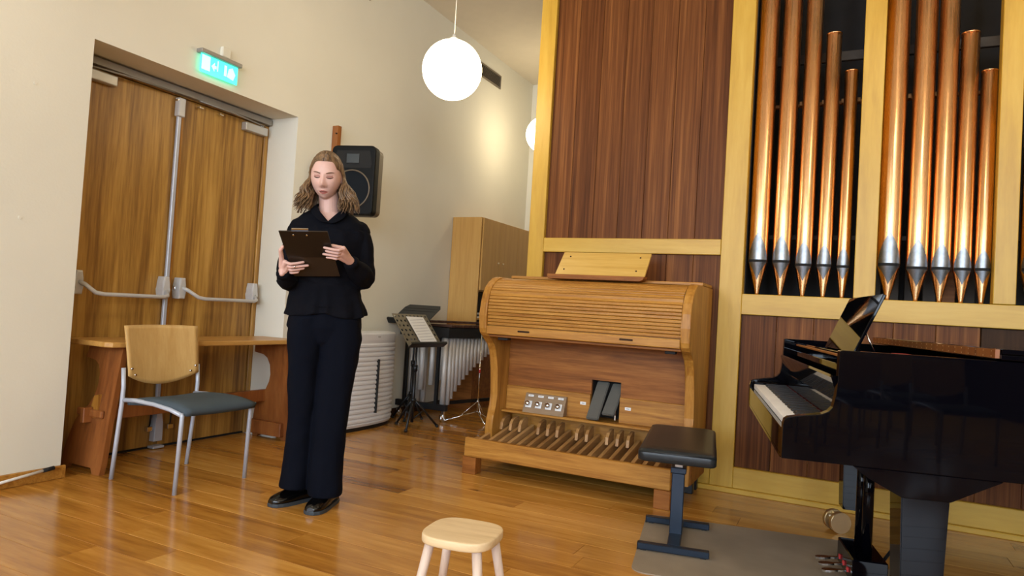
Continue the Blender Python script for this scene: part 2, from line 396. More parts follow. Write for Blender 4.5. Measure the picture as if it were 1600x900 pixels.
# push bars
def push_bar(y0, y1, flip):
    root = bb = NB()
    for y in (y0, y1):
        ol = [(y-.022, .985), (y+.022, .985), (y+.026, 1.04), (y+.026, 1.08), (y+.018, 1.125), (y-.018, 1.125), (y-.026, 1.08), (y-.026, 1.04)]
        prism(bb, ol, .0, .075, 'x', bev=.01)
    h = obj('push_bar_bracket', bb, M['bar'], door)
    bb = NB()
    zc = 1.0
    if flip: pts = [(.065, y0, 1.06), (.095, y0+.02, 1.045), (.12, y0+.09, 1.0), (.122, y0+.14, .992), (.122, y1-.05, .992), (.10, y1-.01, 1.0), (.07, y1, 1.03)]
    else: pts = [(.065, y0, 1.06), (.095, y0+.02, 1.045), (.12, y0+.07, 1.0), (.122, y0+.12, .992), (.122, y1-.05, .992), (.10, y1-.01, 1.0), (.07, y1, 1.03)]
    tube(bb, pts, .0125, 14); obj('push_bar', bb, M['bar'], h)
push_bar(2.43, 2.995, False); push_bar(3.115, 3.735, True)
dl('lock_cylinder', M['chrome'], .02, .035, 3.083, 3.089, 1.045, 1.065)

# ------------------------------------------------------------------ exit sign, junction box, vents, wall speaker, copper pole
t = thing('exit_sign', 'glowing green emergency exit sign on a metal bar above the door', 'sign', (WX, 3.065, 2.43))
bobj('mount_bar', M['alu_dark'], t, .0, .055, -.16, .16, .118, .145, bev=.004)
bobj('glass_panel', M['exit'], t, .024, .030, -.145, .145, 0, .118, bev=.001)
bb = NB()
sgn = bpy.data.objects[[o.name for o in t.children if o.name.startswith('glass_panel')][0]]
for (a0, a1, z0, z1) in ((-.138, -.075, .02, .112), (-.02, -.012, .04, .108), (.035, .055, .03, .1)):
    bb = NB(); box(bb, .030, .0315, a0, a1, z0, z1); obj('lit_bar', bb, M['exit_white'], sgn)
bb = NB(); prism(bb, [(.06, .03), (.11, .02), (.125, .06), (.10, .10), (.07, .085)], .030, .0315, 'x'); obj('running_figure', bb, M['exit_white'], sgn)
bb = NB(); prism(bb, [(-.065, .06), (-.04, .09), (-.04, .07), (-.025, .07), (-.025, .05), (-.04, .05), (-.04, .03)], .030, .0315, 'x'); obj('arrow_symbol', bb, M['exit_white'], sgn)
bb = NB(); box(bb, WX, WX+.03, 3.08, 3.145, 2.585, 2.65, bev=.004); tag(obj('junction_box', bb, M['plaster']), 'small cream junction box on the wall behind the exit sign', 'box')
for y0, y1, z0, z1, lab in ((6.08, 6.96, 3.6, 3.755, 'slatted air vent high on the wall behind the globe lamp'), (3.68, 4.54, 3.595, 3.75, 'slatted air vent cut off by the top edge left of the globe lamp')):
    t = thing('air_vent', lab, 'vent', (WX, (y0+y1)/2, z0), group='air vents high on the left wall')
    hw = (y1-y0)/2; hh = z1-z0
    bb = NB(); box(bb, 0, .012, -hw, hw, 0, .016); box(bb, 0, .012, -hw, hw, hh-.016, hh); box(bb, 0, .012, -hw, -hw+.016, .016, hh-.016); box(bb, 0, .012, hw-.016, hw, .016, hh-.016)
    obj('vent_frame', bb, M['vent'], t)
    bobj('backing', M['dark'], t, .0, .002, -hw+.016, hw-.016, .016, hh-.016, bev=0)
    for k in range(8):
        z = .024+k*(hh-.045)/7.5
        bb = NB(); prism(bb, [(.002, z), (.011, z-.004), (.011, z-.001), (.002, z+.004)], -hw+.018, hw-.018, 'y'); obj('slat', bb, M['vent'], t)
for y, z in ((1.99, 2.05), (1.97, 1.36)):
    bb = NB(); tube(bb, [(WX, y, z), (WX+.004, y, z)], .008, 12); tag(obj('wall_plug', bb, M['plaster']), 'small round filled screw hole in the wall, %s of the two left of the door' % ('upper' if z > 2 else 'lower'), 'wall plug')

t = thing('wall_speaker', 'black loudspeaker cabinet mounted on the wall above the woman\'s shoulder', 'speaker', (-3.385, 4.12, 1.675), R(15))
bb = NB(); ol = [(-.175, 0), (.175, 0), (.175, -.10)]
def rr(w2, z0, z1, r=.04, n=4):
    p = []
    for cx, cz, a0 in ((w2-r, z0+r, -90), (w2-r, z1-r, 0), (-w2+r, z1-r, 90), (-w2+r, z0+r, 180)):
        for i in range(n+1): a = R(a0+90*i/n); p.append((cx+r*math.cos(a), cz+r*math.sin(a)))
    return p
prism(bb, rr(.175, 0, .52), -.15, -.06, 'y', bev=.012); obj('front_shell', bb, M['speaker'], t)
bb = NB(); A = [bb.verts.new((x, -.062, z)) for x, z in rr(.170, .006, .514)]; Bv = [bb.verts.new((x*.98, .02, z)) for x, z in rr(.170, .006, .514)]; Cv = [bb.verts.new((x*.62, .14, .02+z*.92)) for x, z in rr(.170, .006, .514)]
n = len(A)
for P, Q in ((A, Bv), (Bv, Cv)):
    for i in range(n): bb.faces.new((P[i], P[(i+1) % n], Q[(i+1) % n], Q[i]))
bb.faces.new(A); bb.faces.new(Cv[::-1]); obj('rear_shell', bb, M['speaker_side'], t)
bb = NB(); tube(bb, [(.0, -.152, .19), (.0, -.146, .19)], .138, 32); obj('woofer_grille', bb, M['grille'], t)
bb = NB()
for k in range(41):
    pass
tube(bb, [(.143*math.cos(a), -.153, .19+.143*math.sin(a)) for a in [2*math.pi*k/40 for k in range(41)]], .006, 8, cap=False); obj('woofer_ring', bb, M['speaker_side'], t)
bb = NB(); prism(bb, [(-.14, .35), (.14, .35), (.15, .38), (.13, .48), (-.13, .48), (-.15, .38)], -.152, -.148, 'y'); obj('horn_mouth', bb, M['black'], t)
bb = NB(); prism(bb, [(-.05, .385), (.05, .385), (.05, .455), (-.05, .455)], -.158, -.150, 'y', bev=.002); obj('horn_throat', bb, M['deskblack'], t)
bobj('bracket', M['blacksteel'], t, -.03, .03, .13, .27, .2, .3)
bb = NB(); prism(bb, [(-3.755, 4.19), (-3.70, 4.19), (-3.695, 4.225), (-3.725, 4.24), (-3.755, 4.24)], 0, 2.425, 'z', bev=.003)
cpo = obj('wooden_pole', bb, M['trestle'])
tag(cpo, 'upright orange-brown wooden pole against the wall left of the loudspeaker', 'pole')
bb = NB(); tube(bb, [(-3.71, 4.19, 2.36), (-3.71, 4.18, 2.36)], .006, 8); obj('screw', bb, M['black'], cpo)

# ------------------------------------------------------------------ globe lamps
def globe(loc, lab):
    t = thing('globe_lamp', lab, 'lamp', loc, group='opal globe pendant lamps')
    bb = NB(); bmesh.ops.create_uvsphere(bb, u_segments=40, v_segments=24, radius=.2)
    for f in bb.faces: f.smooth = True
    obj('globe', bb, M['globe'], t)
    bb = NB(); lathe(bb, [(.028, .192), (.028, .215), (.012, .225), (.012, .24)], 16); obj('holder', bb, M['cord'], t)
    tobj('cord', M['cord'], t, [(0, 0, .23), (0, 0, CZ-loc[2]-.02)], .003, 6)
    bb = NB(); lathe(bb, [(.05, CZ-loc[2]-.03), (.045, CZ-loc[2]-.001)], 16); obj('ceiling_rose', bb, M['cord'], t)
globe((-2.46, 3.863, 2.631), 'large round white globe lamp hanging clear in front of the left wall')
globe((-3.13, 6.89, 3.01), 'globe lamp partly hidden behind the left edge of the organ case')
for x, y in ((.45, 3.3), (-2.4, .9), (-2.4, -2.1), (.6, .4), (.6, -2.4), (3.4, .9), (3.4, -2.1), (-2.4, -4.3), (.6, -4.4), (3.4, -4.3)):  # added lamps out of view, there for reflections in pipes and piano
    globe((x, y, 2.95 if y > 2 else 2.631 if y > -1 else 2.7), 'added unseen globe lamp in front of the organ pipes, for their highlights' if y > 2 else 'added globe lamp out of view, for reflections in the pipes and piano')  # the one before the case is added for highlights high on the pipes

# ================================================================== ORGAN CASE
CY = 4.45
case = thing('organ_case', 'tall maple organ case with mahogany panels and openings for copper pipes', 'organ case')
def cb(name, mat, *d, bev=.003, **k): return bobj(name, mat, case, *d, bev=bev, **k)
for x0, x1, z0 in ((-2.095, -1.975, .03), (-.745, -.605, .03), (.015, .128, 1.235), (.69, .792, 1.235), (1.36, 1.47, 1.235), (2.1, 2.24, .03)):
    cb('post', M['maple'], x0, x1, CY, CY+.09, z0, CZ-.01)
cb('rail', M['maple_h'], -1.975, -.747, CY+.002, CY+.085, 1.473, 1.573)
cb('rail', M['maple_h'], -.605, 2.1, CY+.002, CY+.085, 1.105, 1.233)
cb('rail', M['maple_h'], -.605, 2.1, CY+.002, CY+.085, .03, .158)
cb('rail', M['maple_h'], -1.975, -.747, CY+.002, CY+.085, .03, .158)
cb('plinth', M['maple_h'], -2.11, 2.25, CY-.018, CY+.08, .0, .03)
def boards(xa, xb, z0, z1, n, y=CY+.03):
    wd = (xb-xa)/n
    for i in range(n):
        bb = NB(); box(bb, xa+i*wd+.0008, xa+(i+1)*wd-.0008, y, y+.015, z0, z1, bev=.002); obj('panel_board', bb, M['mahogany'], case)
boards(-1.975, -.745, 1.573, CZ-.01, 7)
boards(-1.975, -.745, .158, 1.473, 7)
boards(-.605, .645, .158, 1.105, 6)
boards(.645, 2.1, .158, .985, 7)
cb('recess_dark_panel', M['walnut'], .648, 2.1, CY+.03, CY+.05, .985, 1.103)  # dark board in place of the darkness inside a recess opening
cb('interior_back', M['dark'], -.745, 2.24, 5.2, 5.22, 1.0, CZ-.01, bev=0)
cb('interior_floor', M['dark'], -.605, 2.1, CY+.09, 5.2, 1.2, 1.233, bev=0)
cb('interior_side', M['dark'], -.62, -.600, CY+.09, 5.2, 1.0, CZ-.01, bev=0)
cb('case_side', M['maple'], -2.095, -2.06, CY+.09, 5.25, .03, CZ-.01, bev=0)
for z in (2.45,): cb('pipe_rack', M['oak_red'], -.60, 2.1, 4.66, 4.69, z, z+.022)
cb('pipe_rack', M['dark_board'], -.60, 2.1, 4.70, 4.73, 2.74, 2.80)
cb('pipe_rack', M['dark_board'], -.60, 2.1, 4.68, 4.72, 1.60, 1.63)
for x in (-.585, -.33, -.2, -.09, .0, .15, .27, .4, .5, .6, .68): cb('rack_peg', M['oak'], x-.008, x+.008, 4.64, 4.66, 2.452, 2.478, bev=.001)
# pipes
def pipe(x, dia, ztop, zm, ztip, zlow, lab):
    t = thing('organ_pipe', lab, 'organ pipe', (x, CY+.085, 1.2335), group='copper facade pipes of the organ')
    z0 = 1.2335; r = dia/2; zmz = zm-z0
    prof = [(.012, .0), (.013, .012), (r*.99, zmz-.006), (r, zmz+.004), (r, ztop-z0-.0)]
    bb = NB(); lathe(bb, prof, 40)
    obj('pipe_body', bb, M['copper'], t)
    bb = NB(); lathe(bb, [(r+.0012, ztop-z0-.006), (r+.0012, ztop-z0), (r-.004, ztop-z0+.0005)], 40); obj('pipe_rim', bb, M['copper'], t)
    # lips: thin tin plates following the pipe wall
    def lip(name, zs):
        bb = NB(); rows = []
        for z, hw in zs:
            if z >= 0.001 + zmz - .003: rad = r+.003
            else: rad = (.013+(r-.013)*((z-.012)/(zmz-.018)))+.003
            rows.append([bb.verts.new((rad*math.sin(a), -rad*math.cos(a), z)) for a in [hw*(k/6-1) for k in range(13)]])
        for i in range(len(rows)-1):
            for k in range(12): bb.faces.new((rows[i][k], rows[i][k+1], rows[i+1][k+1], rows[i+1][k])).smooth = True
        o = obj(name, bb, M['tin'], t)
        return o
    H = ztip-zm; mxa = R(61)
    lip('upper_lip', [(zmz+.006+(H-.006)*q, mxa*(1-q**1.5)+.001) for q in [i/12 for i in range(13)]])
    D = zm-zlow
    lip('lower_lip', [(zmz-.010-(D-.010)*q, mxa*(1-q)*(1-.12*math.sin(q*math.pi))+.001) for q in [i/8 for i in range(9)]][::-1])
    lipm = NB()
    rad = r+.0018; rows = []
    for z in (zmz-.010, zmz+.006): rows.append([lipm.verts.new((rad*math.sin(a), -rad*math.cos(a), z)) for a in [R(60)*(k/6-1) for k in range(13)]])
    for k in range(12): lipm.faces.new((rows[0][k], rows[0][k+1], rows[1][k+1], rows[1][k]))
    obj('mouth_slot', lipm, M['black'], t)
names = ['first', 'second', 'third', 'fourth', 'last']
top1 = [3.75, 3.55, 3.35, 2.85, 2.61]; top2 = [3.75, 3.5, 3.28, 2.767, 2.541]
X1 = [-.528, -.392, -.264, -.150, -.046]; D1 = [.118, .110, .100, .088, .074]; Z1 = [1.446, 1.446, 1.428, 1.428, 1.424]; T1 = [1.626, 1.609, 1.574, 1.556, 1.538]
X2 = [.192, .334, .450, .553, .648]; D2 = [.124, .114, .102, .092, .080]; Z2 = [1.441, 1.425, 1.426, 1.425, 1.426]; T2 = [1.631, 1.588, 1.571, 1.554, 1.534]
adj = ['widest', 'second widest', 'middle', 'second shortest', 'shortest']
for i in range(5):
    pipe(X1[i], D1[i], top1[i], Z1[i], T1[i], Z1[i]-(.122-.01*i), adj[i]+' copper pipe with tin lips in the opening left of the middle post')
for i in range(5):
    pipe(X2[i], D2[i], top2[i], Z2[i], T2[i], Z2[i]-(.118-.009*i), adj[i]+' copper pipe with tin lips in the opening right of the middle post')
X3 = [.87, 1.01, 1.13]
for i in range(3): pipe(X3[i], .11, 3.6-.2*i, 1.43, 1.6, 1.33, adj[i]+' copper pipe in the third opening, beyond the right edge of the picture')
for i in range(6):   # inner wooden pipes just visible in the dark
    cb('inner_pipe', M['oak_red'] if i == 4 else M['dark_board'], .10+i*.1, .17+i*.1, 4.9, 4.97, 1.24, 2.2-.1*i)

# ================================================================== ORGAN CONSOLE
con = thing('organ_console', 'oak roll-top organ console in front of the organ case', 'organ console')
PROF = [(4.43, .10), (4.43, 1.255), (3.99, 1.256), (3.95, 1.246), (3.905, 1.222), (3.86, 1.185), (3.832, 1.14), (3.812, 1.08), (3.806, 1.0), (3.812, .92), (3.822, .893), (3.85, .872),
        (3.90, .852), (3.945, .82), (3.975, .78), (3.993, .73), (4.006, .65), (4.018, .56), (4.026, .48), (4.022, .41), (4.01, .378), (3.99, .35), (3.98, .32), (3.978, .26), (3.985, .2), (3.985, .10)]
for x0, x1 in ((-2.105, -2.052), (-.832, -.779)):
    bb = NB(); prism(bb, PROF, x0, x1, 'x', bev=.008); obj('side_panel', bb, M['oak_v'], con)
def cn(name, mat, *d, bev=.003, **k): return bobj(name, mat, con, *d, bev=bev, **k)
IX0, IX1 = -2.051, -.833
path = [Vector((0, 3.828, .942)), Vector((0, 3.822, 1.05)), Vector((0, 3.835, 1.125)), Vector((0, 3.862, 1.175)), Vector((0, 3.905, 1.213)), Vector((0, 3.955, 1.236)), Vector((0, 4.0, 1.246))]
acc = [0]
for i in range(1, len(path)): acc.append(acc[-1]+(path[i]-path[i-1]).length)
def at(s):
    for i in range(1, len(path)):
        if s <= acc[i] or i == len(path)-1:
            q = (s-acc[i-1])/(acc[i]-acc[i-1]); return path[i-1].lerp(path[i], q)
roll = cn('roll_top', M['oak'], IX0, IX1, 3.842, 3.85, .885, 1.16, bev=0)
ns = 17; ln = acc[-1]-.045; ws = ln/ns
for i in range(ns):
    p = at(i*ws+.0012); q = at((i+1)*ws-.0012); d = (q-p).normalized(); nn = Vector((0, -d.z, d.y))
    if nn.y > 0: nn = -nn
    if nn.z < -.3: nn = -nn
    bb = NB(); prism(bb, [(v.y, v.z) for v in (p-nn*.012, p+nn*.001, p+d*.003+nn*.004, q-d*.003+nn*.004, q+nn*.001, q-nn*.012)], IX0+.001, IX1-.001, 'x')
    obj('slat', bb, M['oak'], roll)
p = at(ns*ws+.001)
bb = NB(); prism(bb, [(p.y, p.z), (3.96, 1.239), (4.0, 1.248), (4.13, 1.25), (4.13, 1.23), (3.99, 1.225), (p.y+.008, p.z-.014)], IX0, IX1, 'x'); obj('top_board', bb, M['oak'], con)
hr = cn('roll_rail', M['oak'], IX0, IX1, 3.812, 3.835, .886, .938, bev=.005)
for x in (-1.79, -1.14):
    bb = NB(); prism(bb, rr(.04, -.0055, .0055, .0054, 3), 3.808, 3.813, 'y', mt=Matrix.Translation((x, 0, .915))); obj('finger_slot', bb, M['walnut'], hr)
cn('rear_ledge', M['oak'], -2.06, -.785, 4.14, 4.43, 1.2565, 1.276, bev=.003)
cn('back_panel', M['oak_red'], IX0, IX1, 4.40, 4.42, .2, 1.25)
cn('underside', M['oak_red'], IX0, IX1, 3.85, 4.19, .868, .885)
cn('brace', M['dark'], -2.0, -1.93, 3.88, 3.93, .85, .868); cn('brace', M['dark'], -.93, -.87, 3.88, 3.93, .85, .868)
SX0, SX1, SZ0, SZ1 = -1.455, -1.262, .385, .632
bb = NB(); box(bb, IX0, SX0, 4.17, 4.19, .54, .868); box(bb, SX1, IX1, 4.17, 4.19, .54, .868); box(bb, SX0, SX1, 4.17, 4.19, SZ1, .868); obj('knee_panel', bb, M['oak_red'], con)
bb = NB(); box(bb, IX0, SX0, 4.155, 4.19, .383, .54, bev=.003); box(bb, SX1, IX1, 4.155, 4.19, .383, .54, bev=.003); obj('lower_panel', bb, M['oak'], con)
cn('ledge', M['oak'], IX0, IX1, 4.09, 4.275, .366, .383, bev=.004)
cn('toe_board', M['oak'], IX0, IX1, 4.26, 4.275, .12, .366)
cn('shoe_box', M['dark'], SX0-.01, SX1+.01, 4.30, 4.32, .384, .66, bev=0)
cn('shoe_box', M['dark'], SX0-.015, SX0, 4.19, 4.30, .384, .66, bev=0); cn('shoe_box', M['dark'], SX1, SX1+.015, 4.19, 4.30, .384, .66, bev=0)
# two swell pedals
def swell(x0, x1, yb, zb, yt, zt, lean):
    mt = None
    bb = NB(); A = [(x0, yb, zb), (x1, yb, zb), (x1+lean, yt, zt), (x0+lean, yt, zt)]
    f = [bb.verts.new(v) for v in A]; g = [bb.verts.new((v[0], v[1]+.02, v[2]-.012)) for v in A]
    bb.faces.new(f); bb.faces.new(g[::-1])
    for i in range(4): bb.faces.new((f[i], f[(i+1) % 4], g[(i+1) % 4], g[i]))
    bmesh.ops.bevel(bb, geom=list(bb.edges), offset=.005, segments=2, affect='EDGES')
    return obj('swell_pedal', bb, M['greyrubber'], con)
swell(-1.452, -1.372, 4.08, .398, 4.24, .622, .012); swell(-1.365, -1.285, 4.12, .430, 4.26, .615, .022)
cn('pedal_bracket', M['chrome'], -1.288, -1.28, 4.15, 4.17, .395, .455, bev=.001)
# toe pistons
pp = NB(); prism(pp, [(4.085, .384), (4.155, .384), (4.155, .505), (4.135, .505)], -1.895, -1.607, 'x', bev=.003); plate = obj('piston_plate', pp, wood('worn_piston_wood', [(.3, (.20, .13, .07)), (.7, (.32, .21, .12))], (2, 20, 20), rough=.5), con)
tilt = Matrix.Rotation(R(-67.5)+R(90), 4, 'X')
for i in range(4):
    x = -1.857+i*.0705
    mt = Matrix.Translation((x, 4.104, .436)) @ Matrix.Rotation(math.atan2(.05, .121), 4, 'X').inverted()
    bb = NB(); box(bb, -.021, .021, -.006, .001, -.022, .022, bev=.001, mt=mt); obj('piston_seat', bb, M['paper'], plate)
    mt2 = mt @ Matrix.Rotation(R(90), 4, 'X')
    bb = NB(); lathe(bb, [(.012, .004), (.010, .012), (.013, .022), (.016, .028), (.014, .036), (.004, .039)], 18, mt2); obj('toe_piston', bb, M['chrome'], plate)
    mt = Matrix.Translation((x+.004, 4.126, .490)) @ Matrix.Rotation(math.atan2(.05, .121), 4, 'X').inverted()
    bb = NB(); box(bb, -.019, .019, -.0035, .001, -.0065, .0065, mt=mt); box(bb, -.012, .012, -.0040, -.0034, -.0012, .0012, mt=mt, mi=1); obj('name_tag', bb, [M['paper'], M['ink']], plate)
for x, z in ((-1.500, .478), (-1.205, .476)):
    bb = NB(); box(bb, x-.019, x+.019, 4.151, 4.1555, z-.009, z+.009); box(bb, x-.010, x+.010, 4.1505, 4.1512, z-.0022, z+.0022, mi=1); obj('name_tag', bb, [M['paper'], M['ink']], con)
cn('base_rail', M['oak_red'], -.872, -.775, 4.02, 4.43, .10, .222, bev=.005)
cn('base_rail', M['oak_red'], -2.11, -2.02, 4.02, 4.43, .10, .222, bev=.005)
for x in (-.855, -2.09):
    for y in (4.24, 4.36): cn('foot', M['blacksteel'], x, x+.05, y, y+.05, 0, .10, bev=.004)
# music desk
bb = NB(); mt = None
def leanboard(bb, x0, x1, yb, zb, yt, zt, th, bev=.003):
    d = Vector((0, yt-yb, zt-zb)).normalized(); nrm = Vector((0, d.z, -d.y))
    pts = [Vector((0, yb, zb)), Vector((0, yt, zt)), Vector((0, yt, zt))+nrm*th, Vector((0, yb, zb))+nrm*th]
    prism(bb, [(p.y, p.z) for p in pts], x0, x1, 'x', bev=bev)
leanboard(bb, -1.718, -1.128, 4.075, 1.285, 4.225, 1.45, .016); md_ = obj('music_desk', bb, M['desk'], con)
bb = NB(); prism(bb, [(-1.745, 1.277), (-1.74, 1.262), (-1.145, 1.262), (-1.125, 1.268), (-1.115, 1.279), (-1.112, 1.292), (-1.745, 1.292)], 4.02, 4.10, 'y', bev=.003); obj('desk_ledge', bb, M['oak_red'], md_)
bb = NB()
for x, z in ((-1.66, 1.42), (-1.67, 1.33), (-1.19, 1.42), (-1.19, 1.33)):
    y = 4.075+(z-1.285)*.909
    tube(bb, [(x, y-.004, z), (x, y+.006, z)], .005, 8)
obj('screws', bb, M['walnut'], md_, kind='stuff')
bobj('desk_strut', M['dark'], con, -1.6, -1.25, 4.17, 4.19, 1.276, 1.33)

# ------------------------------------------------------------------ pedalboard
pb = thing('organ_pedalboard', 'oak organ pedalboard standing on square feet under the console', 'pedalboard')
def pbx(name, mat, *d, bev=.003, **k): return bobj(name, mat, pb, *d, bev=bev, **k)
pbx('front_rail', M['oak'], -2.150, -.842, 3.80, 3.835, .105, .222, bev=.004)
pbx('rear_rail', M['oak_red'], -2.04, -.90, 4.235, 4.25, .06, .215)
for x0, x1 in ((-2.148, -2.118), (-.872, -.844)): pbx('side_cheek', M['oak_v'], x0, x1, 3.836, 3.965, .105, .205)
for x0, x1 in ((-2.155, -2.06), (-.93, -.838)): pbx('foot', M['oak_red'], x0, x1, 3.795, 3.875, 0, .104, bev=.003)
NX = -2.075; pit = .0665
for i in range(18):
    x = NX+i*pit
    if x > -.88: break
    bb = NB(); prism(bb, [(3.84, .150), (3.84, .206), (3.86, .214), (4.23, .284), (4.232, .22)], x-.012, x+.012, 'x', bev=.003); obj('natural_pedal', bb, M['oak_pedal'], pb)
for s in (0, 1, 2, 4, 5, 6, 8, 9, 11, 12, 13, 15, 16):
    x = NX+(s+.5)*pit
    bb = NB(); prism(bb, [(4.085, .25), (4.092, .295), (4.115, .320), (4.15, .330), (4.19, .336), (4.20, .328), (4.20, .25)], x-.010, x+.010, 'x', bev=.002); obj('sharp_pedal', bb, M['oak_pedal'], pb)
pbx('dark_bed', M['dark'], -2.045, -.88, 3.99, 4.23, .09, .10, bev=0)

# ================================================================== LEFT: CABINET, MARIMBA, STANDS
cab = thing('storage_cabinet', 'tall beech cabinet with closed doors above an open shelf behind the marimba', 'cabinet', (-3.755, 6.10, 0))
CW, CL, CH = .345, 2.0-.28, 1.975
bobj('side_panel', M['beech'], cab, 0, CW, 0, .02, .86, CH)
bobj('lower_side_panel', M['oak_red'], cab, 0, CW, 0, .02, 0, .86)
bobj('lower_front_panel', M['oak_red'], cab, CW-.018, CW, .02, CL-.02, 0, .62)
bobj('side_panel', M['beech'], cab, 0, CW, CL-.02, CL, 0, CH)
bobj('top_panel', M['beech'], cab, 0, CW, .02, CL-.02, CH-.02, CH)
bobj('back_panel', M['dark_board'], cab, 0, .01, .02, CL-.02, .02, CH-.02)
for z in (.3, .62, .92, 1.215): bobj('shelf', M['beech'], cab, .01, CW-.01, .02, CL-.02, z, z+.018)
for k, y in enumerate((.02, .42, .84, 1.26)):
    dr = bobj('door', M['beech'], cab, CW, CW+.018, y+.002, y+(.398 if k == 0 else .416), 1.225, CH-.004)
    ky = y+.35 if k % 2 == 0 else y+.06
    bb = NB(); tube(bb, [(CW+.018, ky, 1.53), (CW+.035, ky, 1.53)], [.006, .010], 12); obj('knob', bb, M['brass'], dr)
for i, (y, z) in enumerate(((.12, 1.0), (.5, 1.02), (.12, .70), (.55, .69))):
    bb = NB(); zz = .938 if z > .9 else .638
    for k in range(3+i % 2): box(bb, .06, .32, y-.08+.01*k, y+.2-.01*k, zz+k*.018, zz+k*.018+.016, mi=k % 2)
    tag(obj('paper_stack', bb, [M['paper'], M['deskblack']]), ['stack of papers on the upper open shelf nearest the cabinet end', 'stack of papers further along the upper open shelf', 'papers on the second open shelf nearest the cabinet end', 'papers further along the second open shelf'][i], 'papers', 'papers on the open cabinet shelves').location = (-3.755, 6.10, 0)

mar = thing('marimba', 'marimba with rosewood bars and rows of silver resonator tubes by the cabinet', 'marimba', (-3.215, 5.275, 0))
# local: near end along -x, long right edge along (.25,1)
def RL(t): return Vector((.25*t, t))
def LL(t): return Vector((-.53+.46*t, t))
def quadslab(bb, p, q, r, s, z0, z1, mi=0):
    prism(bb, [tuple(p), tuple(q), tuple(r), tuple(s)], z0, z1, 'z', mi=mi)
bb = NB(); quadslab(bb, LL(0), RL(0), RL(.03), LL(.03), .755, .845); obj('end_panel', bb, M['blacksteel'], mar)
bb = NB(); quadslab(bb, RL(.03)-Vector((.025, 0)), RL(.03), RL(1.3), RL(1.3)-Vector((.025, 0)), .757, .845); obj('side_rail', bb, M['blacksteel'], mar)
bb = NB(); quadslab(bb, LL(.03), LL(.03)+Vector((.025, 0)), LL(1.3)+Vector((.025, 0)), LL(1.3), .757, .845); obj('side_rail', bb, M['blacksteel'], mar)
nb = 30
for i in range(nb):
    t0 = .045+i*.041; wv = (RL(t0)-LL(t0))
    a = LL(t0)+wv*.50; c = RL(t0)-wv*.02; a1 = LL(t0+.034)+wv*.50; c1 = RL(t0+.034)-wv*.02
    bb = NB(); quadslab(bb, a, c, c1, a1, .852, .872); obj('bar', bb, M['rosewood'], mar)
    if i % 7 not in (2, 6):
        t0 += .02; a = LL(t0)+wv*.02; c = LL(t0)+wv*.50; a1 = LL(t0+.034)+wv*.02; c1 = LL(t0+.034)+wv*.50
        bb = NB(); quadslab(bb, a, c, c1, a1, .880, .90); obj('bar', bb, M['rosewood'], mar)
zb = [.15, .148, .20, .265, .32, .37, .41, .45, .48, .515, .545, .575, .60, .62, .64, .655, .67, .68, .69, .70]
for i, z in enumerate(zb):
    t = .035+i*.047; r = .0245-.0004*i; p = RL(t)-Vector((.055, 0))
    if i == 1: t = .092; p = RL(t)-Vector((.055, 0))
    tobj('resonator_tube', M['resonator'], mar, [(p.x, p.y, z), (p.x, p.y, .756)], r, 16)
for i in range(3):
    t = .05+i*.06; r = .031-.0008*i; p = LL(t)+Vector((.10, 0)); z = .14+.035*i if i > 2 else .13
    tobj('resonator_tube', M['resonator'], mar, [(p.x, p.y, min(z, .7)), (p.x, p.y, .756)], r, 16)
for i in range(3):
    p = Vector((-.30+i*.09, .05+.03*i)); tobj('resonator_tube', M['resonator'], mar, [(p.x, p.y, .26+.05*i), (p.x, p.y, .78)], .027-.003*i, 16)
for x in (-.115, -.46): bobj('end_post', M['blacksteel'], mar, x, x+.03, -.006, .024, .15, .76)
bobj('lower_crossbar', M['blacksteel'], mar, -.53, .02, -.012, .03, .10, .155, bev=.003)
bb = NB(); quadslab(bb, Vector((-.27, .03)), Vector((-.24, .03)), Vector((.10, 1.3)), Vector((.07, 1.3)), .11, .14); obj('long_brace', bb, M['blacksteel'], mar)
bb = NB(); quadslab(bb, LL(1.27), RL(1.27), RL(1.3), LL(1.3), .10, .784); obj('end_panel', bb, M['blacksteel'], mar)
for x, y in ((-.02, .01), (-.5, .01), (.25, 1.28), (.02, 1.28)):
    c = tobj('caster', M['chrome'], mar, [(x-.012, y, .035), (x+.012, y, .035)], .035, 20)
    bobj('caster_fork', M['chrome'], c, x-.016, x+.016, y-.012, y+.012, .04, .10)

# thin chrome cymbal-style stand
st = thing('thin_chrome_stand', 'thin silver tripod stand with a red collar beside the organ console', 'stand', (-3.0, 5.50, 0))
tobj('pole', M['chrome'], st, [(0, 0, .09), (0, 0, .80)], .0055, 10)
tobj('collar', M['felt'], st, [(0, 0, .45), (0, 0, .485)], .009, 10, label='red collar')
tobj('upper_collar', M['brass'], st, [(0, 0, .49), (0, 0, .53)], .009, 10)
tobj('leg_hub', M['chrome'], st, [(0, 0, .185), (0, 0, .20)], .012, 12)
for dx, dy in ((-.24, -.20), (.06, .16), (.13, -.08)):
    lg = tobj('leg', M['chrome'], st, [(0, 0, .10), (dx, dy, .008)], .0055, 8)
    tobj('leg_stay', M['chrome'], lg, [(0, 0, .195), (dx*.5, dy*.5, .056)], .004, 8)

